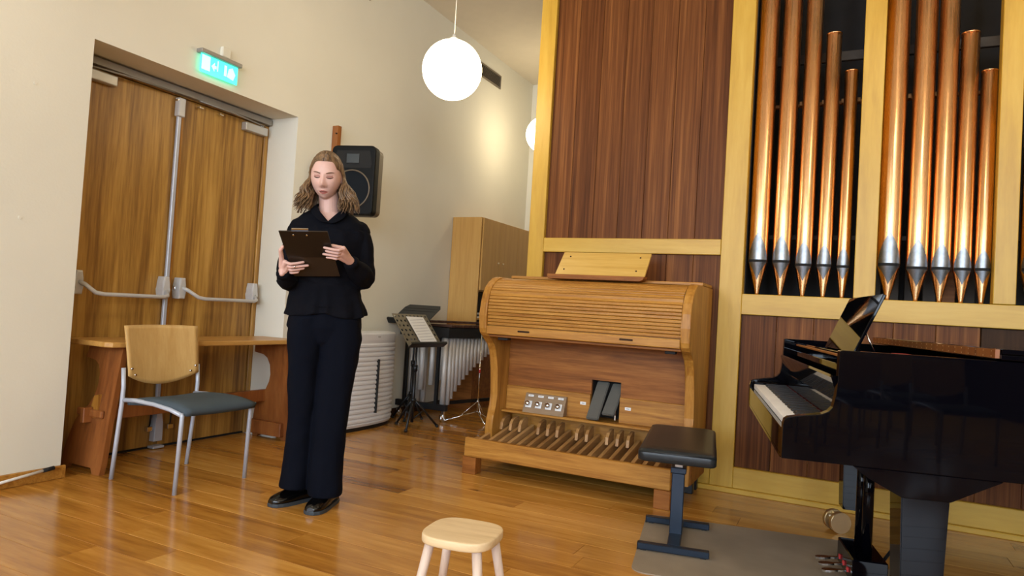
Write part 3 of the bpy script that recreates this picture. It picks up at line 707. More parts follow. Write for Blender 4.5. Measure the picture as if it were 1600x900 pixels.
# perforated music stand
def rot2(a): return Vector((math.cos(a), math.sin(a), 0))
def music_stand(loc, lab, wdang, width, hor, zt, zb_, mat, perf, legs, cat='music stand'):
    t = thing('music_stand', lab, cat, loc)
    wd = rot2(R(wdang)); nh = rot2(R(wdang-90)); H = zt-zb_
    U = (Vector((0, 0, H))-nh*hor); ulen = U.length; un = U.normalized(); nn = wd.cross(un)
    if nn.dot(nh) < 0: nn = -nn
    base = Vector((0, 0, zb_))
    mt = Matrix((wd, un, nn)).transposed().to_4x4(); mt.translation = base+nh*hor*.5
    th = .003
    if perf:
        # perforated plate: grid of faces with square-round holes
        bb = NB(); w2 = width/2; nx, ny = 9, 7
        cw = width/nx; ch = ulen/ny
        for i in range(nx):
            for j in range(ny):
                x0 = -w2+i*cw; y0 = j*ch; cx, cy = x0+cw/2, y0+ch/2; rh = min(cw, ch)*.26
                o_ = [(x0, y0), (x0+cw/2, y0), (x0+cw, y0), (x0+cw, cy), (x0+cw, y0+ch), (cx, y0+ch), (x0, y0+ch), (x0, cy)]
                hole = (i not in (0, nx-1) or True) and 0 < j
                if hole:
                    vo = [bb.verts.new(mt @ Vector((px, py, 0))) for px, py in o_]
                    vi = [bb.verts.new(mt @ Vector((cx+rh*math.cos(R(225+45*k)), cy+rh*math.sin(R(225+45*k)), 0))) for k in range(8)]
                    for k in range(8): bb.faces.new((vo[k], vo[(k+1) % 8], vi[(k+1) % 8], vi[k]))
                else:
                    bb.faces.new([bb.verts.new(mt @ Vector((px, py, 0))) for px, py in o_])
        bmesh.ops.remove_doubles(bb, verts=bb.verts, dist=.0001)
        g = bmesh.ops.solidify(bb, geom=list(bb.faces), thickness=.002)
    else:
        bb = NB(); w2 = width/2
        prism(bb, [(-w2, 0), (w2, 0), (w2, ulen*.85), (w2-.03, ulen), (-w2+.03, ulen), (-w2, ulen*.85)], -.002, .002, 'z', mt=mt)
    d = obj('desk', bb, mat, t)
    bb = NB(); box(bb, -width/2-.012, width/2+.012, -.006, 0, -.004, .05, mt=mt); box(bb, -width/2-.012, width/2+.012, -.006, .014, .047, .05, mt=mt); obj('tray', bb, M['blacksteel'], t)
    if not perf:
        for yy_ in (.06, .10): 
            bb = NB(); box(bb, -width/2+.02, width/2-.02, ulen-yy_, ulen-yy_+.004, .002, .0035, mt=mt); obj('crease', bb, M['black'], d)
    tobj('upper_pole', M['blacksteel'], t, [(0, 0, .30), tuple(base+Vector((0, 0, .02)))], .009, 12)
    tobj('lower_pole', M['blacksteel'], t, [(0, 0, .05), (0, 0, .50)], .0135, 12)
    tobj('clamp', M['blacksteel'], t, [(0, 0, .48), (0, 0, .53)], .02, 12)
    tobj('hub', M['blacksteel'], t, [(0, 0, .22), (0, 0, .25)], .022, 12)
    for lx, ly in legs:
        lg = tobj('leg', M['blacksteel'], t, [(lx*.05, ly*.05, .235), (lx*.35, ly*.35, .17), (lx, ly, .012)], .0095, 10)
        tobj('rubber_foot', M['rubber'], lg, [(lx*.97, ly*.97, .02), (lx*1.03, ly*1.03, .004)], .014, 10)
        tobj('leg_stay', M['blacksteel'], lg, [(0, 0, .07), (lx*.45, ly*.45, .15)], .006, 8)
    return t, mt, ulen
L1 = (-3.262, 4.845, 0)
t1, mt1, ul1 = music_stand(L1, 'perforated music stand with a sheet of music beside the white air purifier', 84, .44, .21, .955, .695, M['bronze'], True, ((.075, -.19), (.13, .19), (-.19, .05)))
bb = NB(); mtw = Matrix.Translation(L1) @ mt1
prism(bb, [(-.055, .015), (.165, .0), (.165, .29), (-.055, .305)], .008, .0088, 'z', mt=mtw @ Matrix.Rotation(R(3), 4, 'Z'))
for k in range(9): box(bb, -.035, .145, .03+k*.029, .036+k*.029, .0088, .0092, mt=mtw @ Matrix.Rotation(R(3), 4, 'Z'), mi=1)
tag(obj('sheet_music', bb, [M['paper'], plain('stave_ink', (.55, .55, .57), .8)]), 'white printed sheet resting on the perforated music stand', 'sheet music')
music_stand((-3.53, 5.20, 0), 'solid black music stand standing behind the perforated one', -6, .42, .24, 1.035, .865, M['deskblack'], False, ((-.14, -.06), (.10, .05), (.05, -.15)))

# air purifier
ap = thing('air_purifier', 'large white ribbed air purifier on the floor behind the woman', 'air purifier', (-3.688, 4.53, 0))
bb = NB(); secs = []
def dsec(z, g, n=30):
    p = [(0, -.335-g*.0)]
    o_ = []
    for k in range(n+1):
        a = -math.pi/2+math.pi*k/n; o_.append(((.215+g)*math.copysign(abs(math.cos(a))**.42, math.cos(a)), (.43+g)*math.copysign(abs(math.sin(a))**.95, math.sin(a)), z))
    return o_
zs = [(.03, -.01), (.05, 0)]
nr = 17; z = .06
for k in range(nr):
    h_ = .038; zs += [(z, -.006), (z+.008, .004), (z+h_*.6, .004), (z+h_-.004, -.004)]; z += h_
zs += [(.725, 0), (.775, 0), (.787, -.008), (.79, -.02)]
rings = [[bb.verts.new(p) for p in dsec(z, g)] for z, g in zs]
for i in range(len(rings)-1):
    n = len(rings[i])
    for k in range(n-1): bb.faces.new((rings[i][k], rings[i][k+1], rings[i+1][k+1], rings[i+1][k]))
    bb.faces.new((rings[i][n-1], rings[i][0], rings[i+1][0], rings[i+1][n-1]))
bb.faces.new(rings[0][::-1]); bb.faces.new(rings[-1]); obj('body', bb, M['white'], ap)
bb = NB(); prism(bb, [(p[0]*.98, p[1]*.98) for p in dsec(0, -.01)], 0, .03, 'z'); obj('base', bb, M['blacksteel'], ap)
# slit on the front curve
slit_a = R(9); sx_, sy_ = (.215)*abs(math.cos(slit_a))**.42, .43*abs(math.sin(slit_a))**.95
nd = Vector((1, .10, 0)).normalized(); tv = Vector((-nd.y, nd.x, 0))
mts = Matrix((tv, Vector((0, 0, 1)), nd)).transposed().to_4x4(); mts.translation = Vector((sx_, sy_, 0))
bb = NB(); box(bb, -.005, .005, .13, .57, -.015, .020, mt=mts); obj('display_slit', bb, M['black'], ap)
bb = NB(); box(bb, -.012, .018, .752, .757, -.01, .004, mt=mts); obj('maker_badge', bb, M['alu_dark'], ap)

# ================================================================== TRESTLE TABLE + CHAIR
tb = thing('trestle_table', 'narrow cherry-stained trestle table in front of the double door', 'table')
bb = NB(); prism(bb, [(-4.0, 2.40), (-3.985, 2.385), (-3.645, 2.385), (-3.61, 2.41), (-3.60, 2.45), (-3.54, 3.80), (-3.945, 3.80)], .705, .735, 'z', bev=.006); obj('tabletop', bb, M['trestle_top'], tb)
OUT = [(-4.0, .0), (-3.955, .0), (-3.94, .03), (-3.735, .03), (-3.715, .0), (-3.65, .0), (-3.645, .05), (-3.655, .3), (-3.655, .702), (-3.955, .702), (-3.965, .625), (-3.875, .612), (-3.84, .59), (-3.815, .54), (-3.812, .47), (-3.825, .42), (-3.86, .36), (-3.915, .31), (-3.95, .27), (-3.975, .2), (-4.0, .1)]
def endpanel(yb, yt, sh=0):
    bb = NB(); A = []; Bq = []
    th = .032
    for x, z in OUT:
        x += sh; y = yb+(yt-yb)*z/.702; A.append(bb.verts.new((x, y-th/2, z))); Bq.append(bb.verts.new((x, y+th/2, z)))
    n = len(OUT)
    for i in range(n): bb.faces.new((A[i], A[(i+1) % n], Bq[(i+1) % n], Bq[i]))
    bb.faces.new(A[::-1]); bb.faces.new(Bq)
    return obj('end_panel', bb, M['trestle'], tb)
endpanel(2.43, 2.52); ep2 = endpanel(3.775, 3.70, .062)
bobj('foot_block', M['trestle'], tb, -3.935, -3.625, 3.715, 3.758, .028, .128, bev=.006)
bobj('stretcher', M['trestle'], tb, -3.835, -3.803, 2.40, 3.745, .27, .355, bev=.004)
bobj('cross_stay', M['trestle'], tb, -3.93, -3.70, 2.435, 2.455, .30, .345, bev=.01)
bb = NB(); prism(bb, [(-3.84, .15), (-3.79, .15), (-3.785, .25), (-3.76, .33), (-3.76, .43), (-3.80, .42), (-3.825, .36), (-3.83, .30)], 2.452, 2.468, 'y'); obj('wedge', bb, M['oak_v'], tb)

ch = thing('stacking_chair', 'chair with a beech plywood back, grey cushion and silver tube legs', 'chair')
def leg_rear(y): return [(-3.545, y, .0), (-3.525, y, .2), (-3.503, y, .42), (-3.500, y, .50), (-3.512, y, .605)]
for y in (2.415, 2.885): tobj('leg', M['silver'], ch, leg_rear(y), .0115, 14)
for y, y2 in ((2.42, 2.42), (2.87, 2.865)): tobj('leg', M['silver'], ch, [(-3.045, y, 0), (-3.03, y2, .40), (-3.035, y2, .415)], .0115, 14)
for y in (2.42, 2.87):
    bb = NB(); pts = [(-3.503, y, .432), (-3.40, y, .440), (-3.25, y, .437), (-3.12, y, .424), (-3.035, y, .405)]; tube(bb, pts, .012, 12); obj('side_rail', bb, M['silver'], ch)
tobj('cross_rail', M['silver'], ch, [(-3.06, 2.43, .405), (-3.06, 2.86, .405)], .009, 10)
tobj('cross_rail', M['silver'], ch, [(-3.45, 2.42, .425), (-3.45, 2.88, .425)], .009, 10)
bb = NB(); nx, ny = 16, 12; V = []
for i in range(nx+1):
    rowv = []
    for j in range(ny+1):
        u = i/nx; v = j/ny; x = -3.47+.475*u; y = 2.415+.46*v
        e = (1-(2*u-1)**8)*(1-(2*v-1)**8)
        z = .436+.018*math.sin(u*math.pi*.9)-.028*max(0, u-.75)**1.2*2+.016*e-.012*math.sin(v*math.pi)*(1-u*.6)
        rowv.append(bb.verts.new((x, y, z)))
    V.append(rowv)
for i in range(nx):
    for j in range(ny): bb.faces.new((V[i][j], V[i+1][j], V[i+1][j+1], V[i][j+1])).smooth = True
ret = bmesh.ops.extrude_face_region(bb, geom=list(bb.faces)); 
for e in ret['geom']:
    if isinstance(e, bmesh.types.BMVert): e.co.z -= .028; e.co.x += (-3.235-e.co.x)*.03; e.co.y += (2.645-e.co.y)*.03
obj('seat', bb, M['seatcloth'], ch)
bb = NB(); nx, nz = 18, 14; F = []; G = []
for i in range(nx+1):
    f_, g_ = [], []
    for j in range(nz+1):
        v = i/nx; q = j/nz
        zb_ = .560-.058*(1-(2*v-1)**2)
        zt_ = .832+.004*math.sin(v*math.pi)
        z = zb_+(zt_-zb_)*q
        half = .232-.012*(1-q)
        y = 2.65+(2*v-1)*half+.004
        x = -3.492-.055*((z-.5)/.33)**1.3 - .035*(1-(2*v-1)**2)+.012
        f_.append(bb.verts.new((x, y, z))); g_.append(bb.verts.new((x-.011, y, z)))
    F.append(f_); G.append(g_)
for i in range(nx):
    for j in range(nz):
        bb.faces.new((F[i][j], F[i+1][j], F[i+1][j+1], F[i][j+1])).smooth = True
        bb.faces.new((G[i][j+1], G[i+1][j+1], G[i+1][j], G[i][j])).smooth = True
for i in range(nx): bb.faces.new((F[i][0], G[i][0], G[i+1][0], F[i+1][0])); bb.faces.new((F[i+1][nz], G[i+1][nz], G[i][nz], F[i][nz]))
for j in range(nz): bb.faces.new((F[0][j+1], G[0][j+1], G[0][j], F[0][j])); bb.faces.new((F[nx][j], G[nx][j], G[nx][j+1], F[nx][j+1]))
br = obj('backrest', bb, M['ply'], ch)
for y, z, x in ((2.45, .60, -3.492), (2.475, .565, -3.495), (2.855, .60, -3.492), (2.825, .57, -3.495)):
    tobj('bolt', M['chrome'], br, [(x-.01, y, z), (x+.006, y, z)], .006, 10)

def dup(root, loc, rz, label, group):
    r_ = root.copy(); COL.objects.link(r_); r_.location = loc; r_.rotation_euler = (0, 0, rz); r_['label'] = label; r_['group'] = group
    for c in list(root.children):
        d = c.copy(); COL.objects.link(d); d.parent = r_
        for e in c.children: f = e.copy(); COL.objects.link(f); f.parent = d
    return r_
for row_, y in enumerate((-1.3, -2.2, -3.1)):
    for k in range(8):     # unseen audience rows, added to darken the reflection in the piano
        rt = Matrix.Rotation(R(90), 4, 'Z') @ Vector((-3.27, 2.65, 0)); cx = -2.6+k*.72
        dup(ch, (cx-rt.x, y-rt.y, 0), R(90), 'audience chair added behind the camera, unseen, to darken the piano reflection', 'audience chairs added for the piano reflection')
# white cane lying along the baseboard
bb = NB(); tube(bb, [(-3.722, 2.165, .0640), (-3.722, 1.961, .039), (-3.722, 1.71, .009)], .0075, 10); wc = obj('white_rod', bb, M['paper']); tag(wc, 'thin white rod with a black tip leaning along the baseboard at far left', 'rod')
bb = NB(); tube(bb, [(-3.722, 2.215, .0695), (-3.722, 2.16, .0633)], .0105, 10); obj('rod_tip', bb, M['black'], wc, label='black tip')

# ================================================================== BENCH, MAT, STOOL
ang = R(11)
mt = thing('floor_mat', 'beige-grey carpet mat under the piano bench', 'mat', (-.765, 2.80, 0), R(10.5))
bb = NB(); r_ = .06; ol = []
for cx, cy, a0 in ((r_, r_, 180), (1.08-r_, r_, 270), (1.08-r_, .86-r_, 0), (r_, .86-r_, 90)):
    for i in range(7): a = R(a0+15*i); ol.append((cx+r_*math.cos(a), cy+r_*math.sin(a)))
prism(bb, ol, .0, .005, 'z'); mm_ = obj('pile', bb, M['mat'], mt)
bn = thing('piano_bench', 'black leather height-adjustable piano bench on a navy steel column', 'bench', (-.70, 3.33, .005), R(10))
bb = NB(); nx, ny = 16, 24; V = []
def bseat():
    bb = NB(); w2, l2 = .165, .375
    secs = []
    for z, g in ((.425, -.03), (.425, -.006), (.432, 0), (.463, 0), (.474, -.005), (.480, -.02), (.484, -.06)):
        ring = []
        for cx, cy, a0 in ((1, 1, 0), (-1, 1, 90), (-1, -1, 180), (1, -1, 270)):
            for i in range(5):
                a = R(a0+22.5*i); rr_ = .03
                ring.append(bb.verts.new((cx*(w2+g-rr_)+rr_*math.cos(a), cy*(l2+g-rr_)+rr_*math.sin(a), z)))
        secs.append(ring)
    n = 20
    for i in range(len(secs)-1):
        for k in range(n): bb.faces.new((secs[i][k], secs[i][(k+1) % n], secs[i+1][(k+1) % n], secs[i+1][k])).smooth = True
    bb.faces.new(secs[0][::-1]); bb.faces.new(secs[-1])
    return bb
obj('seat', bseat(), M['leather'], bn)
tobj('seat_piping', M['leather'], bn, [(-.158, -.372, .467), (.158, -.372, .467)], .004, 8)
bobj('seat_plate', M['blacksteel'], bn, -.10, .10, -.2, .2, .412, .425)
bobj('inner_post', M['pine_v'], bn, -.018, .018, -.028, .028, .33, .412)
bobj('collar', M['navy'], bn, -.036, .036, -.05, .05, .318, .345, bev=.003)
bobj('column', M['navy'], bn, -.029, .029, -.042, .042, .03, .318, bev=.003)
bobj('spine', M['navy'], bn, -.029, .029, -.21, .21, .008, .036, bev=.003)
for y in (-.225, .205): 
    fb = bobj('foot_bar', M['navy'], bn, -.155, .155, y-.02, y+.02, .006, .034, bev=.003)
    bobj('end_cap', M['rubber'], fb, -.158, -.155, y-.018, y+.018, .002, .032, bev=0)
    for x in (-.13, .13): bobj('glide', M['rubber'], fb, x-.012, x+.012, y-.012, y+.012, 0, .006, bev=0)

sl = thing('wooden_stool', 'small pale pine stool with rounded square seat in the foreground', 'stool', (-1.132, 2.03, 0), R(8))
SZ = .30
bb = NB(); rings = []
def sq(w, l, z, p=3.2, n=40):
    o_ = []
    for k in range(n):
        a = 2*math.pi*k/n; c, s = math.cos(a), math.sin(a); o_.append((w*math.copysign(abs(c)**(2/p), c), l*math.copysign(abs(s)**(2/p), s), z))
    return o_
for w_, z in ((.118, SZ-.030), (.123, SZ-.028), (.125, SZ-.023), (.125, SZ-.006), (.123, SZ-.001), (.118, SZ)): rings.append([bb.verts.new(p) for p in sq(w_, w_, z)])
for i in range(len(rings)-1):
    for k in range(40): f = bb.faces.new((rings[i][k], rings[i][(k+1) % 40], rings[i+1][(k+1) % 40], rings[i+1][k])); f.smooth = 0 < i < 4
bb.faces.new(rings[0][::-1]); bb.faces.new(rings[-1]); obj('seat', bb, M['pine'], sl)
for sx_ in (-1, 1):
    for sy_ in (-1, 1): tobj('leg', M['pine_v'], sl, [(sx_*.125, sy_*.125, 0), (sx_*.082, sy_*.082, SZ-.03)], [.0135, .0165], 16)

# ================================================================== GRAND PIANO
pn = thing('grand_piano', 'glossy black grand piano at the right with its keyboard end towards the bench', 'piano', (-.185, 2.49, 0), ang)
PW = 1.56
def zprof(x):
    P = [(0, .715), (.004, .735), (.014, .743), (.04, .750), (.119, .764), (.140, .775), (.152, .79), (.160, .83), (.164, .88), (.166, .978), (.18, .980), (9, .980)]
    if x <= 0: return .715
    for (a, za), (c, zc) in zip(P, P[1:]):
        if x <= c: return za+(zc-za)*(x-a)/(c-a) if c < 8 else .98
    return .98
near = [(x, 0.0) for x in (0, .002, .004, .014, .04, .08, .119, .140, .148, .152, .156, .160, .162, .164, .166, .18, .3, .5, .8, 1.0)]
curve = [(1.15, .015), (1.3, .07), (1.45, .17), (1.6, .30), (1.75, .43), (1.9, .56), (2.03, .70), (2.12, .87), (2.14, 1.05), (2.10, 1.25), (1.98, 1.43), (1.8, 1.54)]
far = [(x, PW) for (x, _) in near[::-1]]
outer = near+curve+far
def offs(path, d):
    res = []
    n = len(path)
    for i, p in enumerate(path):
        a = Vector(path[max(0, i-1)]); c = Vector(path[min(n-1, i+1)]); t_ = (c-a)
        t_ = t_.normalized() if t_.length > 1e-9 else Vector((1, 0)); nrm = Vector((-t_.y, t_.x)); q = Vector(p)+nrm*d; res.append((q.x, q.y))
    return res
inner = offs(outer, .045)
# keep arm ends square
for i in range(len(near)-1): inner[i] = (outer[i][0], .045)
for i in range(1, len(far)): inner[-i] = (outer[-i][0], PW-.045)
bb = NB(); O0 = []; O1 = []; I0 = []; I1 = []
for (ox, oy), (ix, iy) in zip(outer, inner):
    z = zprof(ox); O0.append(bb.verts.new((ox, oy, .605))); O1.append(bb.verts.new((ox, oy, z))); I0.append(bb.verts.new((ix, iy, .605))); I1.append(bb.verts.new((ix, iy, z)))
for i in range(len(outer)-1):
    bb.faces.new((O0[i], O0[i+1], O1[i+1], O1[i])).smooth = False; bb.faces.new((I0[i+1], I0[i], I1[i], I1[i+1])); bb.faces.new((O1[i], O1[i+1], I1[i+1], I1[i])); bb.faces.new((O0[i+1], O0[i], I0[i], I0[i+1]))
bb.faces.new((O0[0], O1[0], I1[0], I0[0])); bb.faces.new((O1[-1], O0[-1], I0[-1], I1[-1]))
ro = obj('rim', bb, M['piano'], pn)
mdb = ro.modifiers.new('bevel', 'BEVEL'); mdb.width = .004; mdb.segments = 2; mdb.limit_method = 'ANGLE'; mdb.angle_limit = R(50)
def pbx(name, mat, *d, bev=.002, parent=pn, **k): return bobj(name, mat, parent, *d, bev=bev, **k)
bb = NB(); prism(bb, inner[:], .60, .612, 'z'); obj('bottom_board', bb, M['piano'], pn)
bb = NB(); prism(bb, [(x, y) for x, y in inner if x > .3], .80, .805, 'z'); obj('soundboard', bb, M['oak'], pn)
pbx('keyslip', M['piano'], .0, .018, .045, PW-.045, .612, .700)
pbx('keybed', M['piano'], .018, .40, .046, PW-.046, .612, .690)
pbx('white_keys', M['ivory'], .016, .030, .1, PW-.1, .700, .722, kind=None).hide_render = False
bpy.data.objects.remove(bpy.data.objects[[o.name for o in bpy.data.objects if o.name.startswith('white_keys')][0]])
bb = NB(); y0 = .10; kw = (PW-.2)/52
for i in range(52): box(bb, .018, .175, y0+i*kw+.0006, y0+(i+1)*kw-.0006, .702, .724)
obj('white_keys', bb, M['ivory'], pn, kind='stuff')
bb = NB()
for i in range(51):
    if i % 7 in (1, 4): continue
    yk = y0+(i+1)*kw; prism(bb, [(.070, .724), (.075, .735), (.173, .736), (.173, .724)], yk-.0055, yk+.0055, 'y')
obj('black_keys', bb, M['ebony'], pn, kind='stuff')
for a, c in ((.046, .099), (PW-.099, PW-.046)): pbx('key_block', M['piano'], .018, .17, a, c, .690, .738, bev=.004)
pbx('key_felt', M['felt'], .172, .176, .1, PW-.1, .724, .732, bev=0, label='red felt strip behind the keys')
bb = NB(); prism(bb, [(.178, .69), (.178, .80), (.150, .885), (.158, .892), (.19, .89), (.192, .69)], .047, PW-.047, 'y'); obj('fallboard', bb, M['piano'], pn)
pbx('pin_block_cover', M['piano'], .20, .30, .047, PW-.047, .90, .925)
for x in (.225, .275): pbx('shelf_rail', M['trestle'], x, x+.012, .06, PW-.06, .945, .955)
# music desk
bb = NB()
def leanp(bb, x0, z0, x1, z1, y0, y1, th):
    d = Vector((x1-x0, z1-z0)).normalized(); nn = Vector((d.y, -d.x))*th
    prism(bb, [(x0, z0), (x1, z1), (x1+nn.x, z1+nn.y), (x0+nn.x, z0+nn.y)], y0, y1, 'y', bev=.003)
leanp(bb, .300, .962, .398, 1.197, .47, 1.09, .012); dk = obj('music_desk', bb, M['piano'], pn)
pbx('desk_tray', M['piano'], .262, .50, .42, 1.14, .945, .958)
tobj('desk_prop', M['chrome'], dk, [(.345, .50, 1.05), (.385, .50, .96)], .003, 8)
tobj('desk_prop', M['chrome'], dk, [(.345, 1.02, 1.05), (.385, 1.02, .96)], .003, 8)
pbx('red_felt', M['felt'], .47, .53, .50, .62, .958, .966, label='red felt cloth behind the desk')
# folded lid
def plan(x0): return [(x0, -.012)] + [(x, y-.012) for x, y in [(1.0, 0)]] + [(x+.012, y-.01) for x, y in curve] + [(1.7, PW+.012), (x0, PW+.012)]
bb = NB(); prism(bb, plan(.625), .984, 1.000, 'z', bev=.002); lid = obj('lid', bb, M['piano'], pn)
bb = NB(); prism(bb, [(.628, -.01), (1.1, -.01), (1.1, PW+.01), (.628, PW+.01)], 1.002, 1.018, 'z', bev=.002); obj('front_lid_flap', bb, M['piano'], lid)
bb = NB(); box(bb, .612, .6245, .0, PW, .988, 1.016); hg = obj('piano_hinge', bb, M['trestle'], lid, label='brown hinge strip with rows of screws')  # brown colour stands in for the organ case mirrored in the lid edge
bb = NB()
for k in range(24):
    for z in (.994, 1.010): tube(bb, [(.6115, .03+k*.064, z), (.612, .03+k*.064, z)], .0028, 6)
obj('hinge_screws', bb, M['brass'], lid, kind='stuff')
# apron, legs
bb = NB(); prism(bb, [(.22, .604), (.27, .568), (.37, .518), (.51, .520), (.65, .60), (.655, .604)], .01, .16, 'y', bev=.003); obj('leg_apron', bb, M['piano'], pn)
def taper(name, cx, cy, w0, w1, z0, z1, mat=None):
    bb = NB(); A = [bb.verts.new((cx+sx*w0, cy+sy*w0, z0)) for sx, sy in ((-1, -1), (1, -1), (1, 1), (-1, 1))]; Bq = [bb.verts.new((cx+sx*w1, cy+sy*w1, z1)) for sx, sy in ((-1, -1), (1, -1), (1, 1), (-1, 1))]
    for i in range(4): bb.faces.new((A[i], A[(i+1) % 4], Bq[(i+1) % 4], Bq[i]))
    bb.faces.new(A[::-1]); bb.faces.new(Bq); bmesh.ops.bevel(bb, geom=list(bb.edges), offset=.003, segments=2, affect='EDGES')
    return obj(name, bb, mat or M['piano'], pn)
def caster(parent, cx, cy, ang=0):
    mtc = Matrix.Translation((cx, cy, 0)) @ Matrix.Rotation(ang, 4, 'Z')
    for s in (-1, 1):
        bb = NB(); tube(bb, [(s*.018, 0, .053), (s*.045, 0, .053)], .053, 28, mt=mtc); obj('caster_wheel', bb, M['brass'], parent)
    bb = NB(); box(bb, -.016, .016, -.02, .02, .03, .10, mt=mtc); tube(bb, [(-.05, 0, .085), (.02, -.05, .085)], .005, 8, mt=mtc); obj('caster_fork', bb, M['brass'], parent)
lg = taper('leg', .442, .095, .058, .070, .11, .522); caster(lg, .442, .095, R(70))
lg = taper('leg', .52, 1.44, .052, .062, .13, .604); caster(lg, .455, 1.45, R(-72))
lg = taper('leg', 1.8, 1.0, .055, .065, .11, .604); caster(lg, 1.8, 1.0)
# lyre
lbx = pbx('lyre_box', M['piano'], .35, .48, .56, .86, .035, .135, bev=.004)
for y in (.66, .78): tobj('lyre_column', M['piano'], pn, [(.42, y, .135), (.42, y, .604)], .021, 20)
pbx('lyre_head', M['piano'], .37, .47, .60, .84, .575, .604)
tobj('lyre_strut', M['blacksteel'], pn, [(.48, .70, .08), (.80, .70, .60)], .007, 8)
for y in (.63, .71, .79):
    bb = NB(); secs = [(.35, .006), (.31, .009), (.285, .017), (.262, .017), (.25, .008)]
    L_ = [bb.verts.new((x, y-w_, .07-(.35-x)*.12)) for x, w_ in secs]; R_ = [bb.verts.new((x, y+w_, .07-(.35-x)*.12)) for x, w_ in secs]
    for i in range(4): bb.faces.new((L_[i], L_[i+1], R_[i+1], R_[i]))
    g = bmesh.ops.extrude_face_region(bb, geom=list(bb.faces))
    for e in g['geom']:
        if isinstance(e, bmesh.types.BMVert): e.co.z -= .008
    pd = obj('pedal', bb, M['chrome'], pn)
    bobj('pedal_bushing', M['felt'], pd, .343, .3495, y-.008, y+.008, .062, .08, bev=0)

# ================================================================== THE WOMAN
PB = (-2.38, 2.72, 0); PR = R(41.18)
HC = Vector((-.056, -.030, 1.664))           # head centre
HM = Matrix.Translation(HC) @ Matrix.Rotation(R(-10), 4, 'Z') @ Matrix.Rotation(R(17), 4, 'X')
def g(x, s): return math.exp(-(x/s)**2)
def head_bm(bm):
    nu, nv = 72, 56; rows = []
    for j in range(nv+1):
        ph = math.pi*j/nv; row = []
        for i in range(nu):
            th = 2*math.pi*i/nu
            dx, dy, dz = math.sin(ph)*math.sin(th), -math.sin(ph)*math.cos(th), math.cos(ph)
            x = dx*.0755; y = dy*(.093 if dy < 0 else .098); z = dz*(.118 if dz > 0 else .114)
            # jaw taper
            if z < 0:
                q = min(1, -z/.118); x *= 1-.24*q**1.8; y *= 1-.10*q
                if y < 0: y -= .010*q
            if y < 0:
                y *= 1-.10*g(x, .2)*0
                fz = -y/.093
                # flatten face
                y = -(.093*(1-(1-fz)**1.25)) if fz > 0 else y
                f = max(0, min(1, (fz-.2)/.3))
                d = 0
                d += .022*g(x, .0125)*g(z+.026, .015)                       # nose tip
                d += .012*g(x, .009)*g(z+.004, .024)                        # bridge
                d += .007*g(abs(x)-.012, .007)*g(z+.034, .009)              # nostrils
                d -= .0075*(g(abs(x)-.031, .016)*g(z-.010, .014))           # sockets
                d += .0055*(g(abs(x)-.031, .0125)*g(z-.007, .0085))         # lids
                d += .0040*g(abs(x)-.03, .022)*g(z-.030, .009)              # brows
                d += .006*g(x, .021)*g(z+.0600, .007)                       # upper lip
                d += .0065*g(x, .017)*g(z+.0735, .0065)                     # lower lip
                d -= .0035*g(x, .022)*g(z+.0665, .003)
                d += .007*g(x, .020)*g(z+.098, .016)                        # chin
                d += .004*g(abs(x)-.042, .018)*g(z+.025, .022)              # cheeks
                y -= d*f
            row.append(bm.verts.new(HM @ Vector((x, y, z))))
            if j in (0, nv): break
        rows.append(row)
    for j in range(nv):
        a, c = rows[j], rows[j+1]
        for i in range(nu):
            k = (i+1) % nu
            if len(a) == 1: bm.faces.new((a[0], c[i], c[k]))
            elif len(c) == 1: bm.faces.new((a[i], c[0], a[k]))
            else: bm.faces.new((a[i], c[i], c[k], a[k]))
# clipboard plane
CT = Vector((0, -.763, .647)); CN = Vector((0, -.647, -.763)); CO = Vector((0, -.265, 1.252))
def bp(x, b_, off=0): return CO+Vector((x, 0, 0))+CT*b_+CN*off
bb = NB()
head_bm(bb)
for s in (-1, 1):   # ears
    mtE = HM @ Matrix.Translation((s*.070, .010, -.004)) @ Matrix.Rotation(s*R(20), 4, 'Z')
    ring = [mtE @ Vector((0, .014*math.cos(a), .028*math.sin(a)-.004)) for a in [2*math.pi*k/12 for k in range(13)]]
    tube(bb, ring, .0045, 8, cap=False)
    capsule(bb, [mtE @ Vector((0, 0, .015)), mtE @ Vector((0, -.002, -.024))], [.009, .007], 10)
capsule(bb, [(-.045, .005, 1.60), (-.035, .012, 1.54), (-.030, .022, 1.44)], [.049, .050, .058], 24)
loft(bb, [(-.022, .02, .90, .15, .10), (-.022, .01, 1.05, .13, .095), (-.022, .0, 1.25, .15, .10), (-.022, .005, 1.38, .155, .09), (-.024, .012, 1.44, .13, .07), (-.028, .015, 1.485, .07, .05)], 24)
# arms inside sleeves
SHR, ELR, WRR = (.118, .02, 1.375), (.158, -.005, 1.155), (.078, -.215, 1.238)
SHL, ELL, WRL = (-.165, .02, 1.37), (-.203, -.0, 1.135), (-.222, -.195, 1.165)
capsule(bb, [SHR, ELR], [.036, .032]); capsule(bb, [ELR, WRR], [.034, .023])
capsule(bb, [SHL, ELL], [.036, .032]); capsule(bb, [ELL, WRL], [.034, .023])
# legs inside trousers
LEGL = [(-.105, .02, .90), (-.10, .015, .50), (-.085, .075, .07)]; LEGR = [(.065, .02, .90), (.05, -.005, .50), (.055, -.01, .07)]
for L_ in (LEGL, LEGR): capsule(bb, L_, [.078, .052, .034], 16)
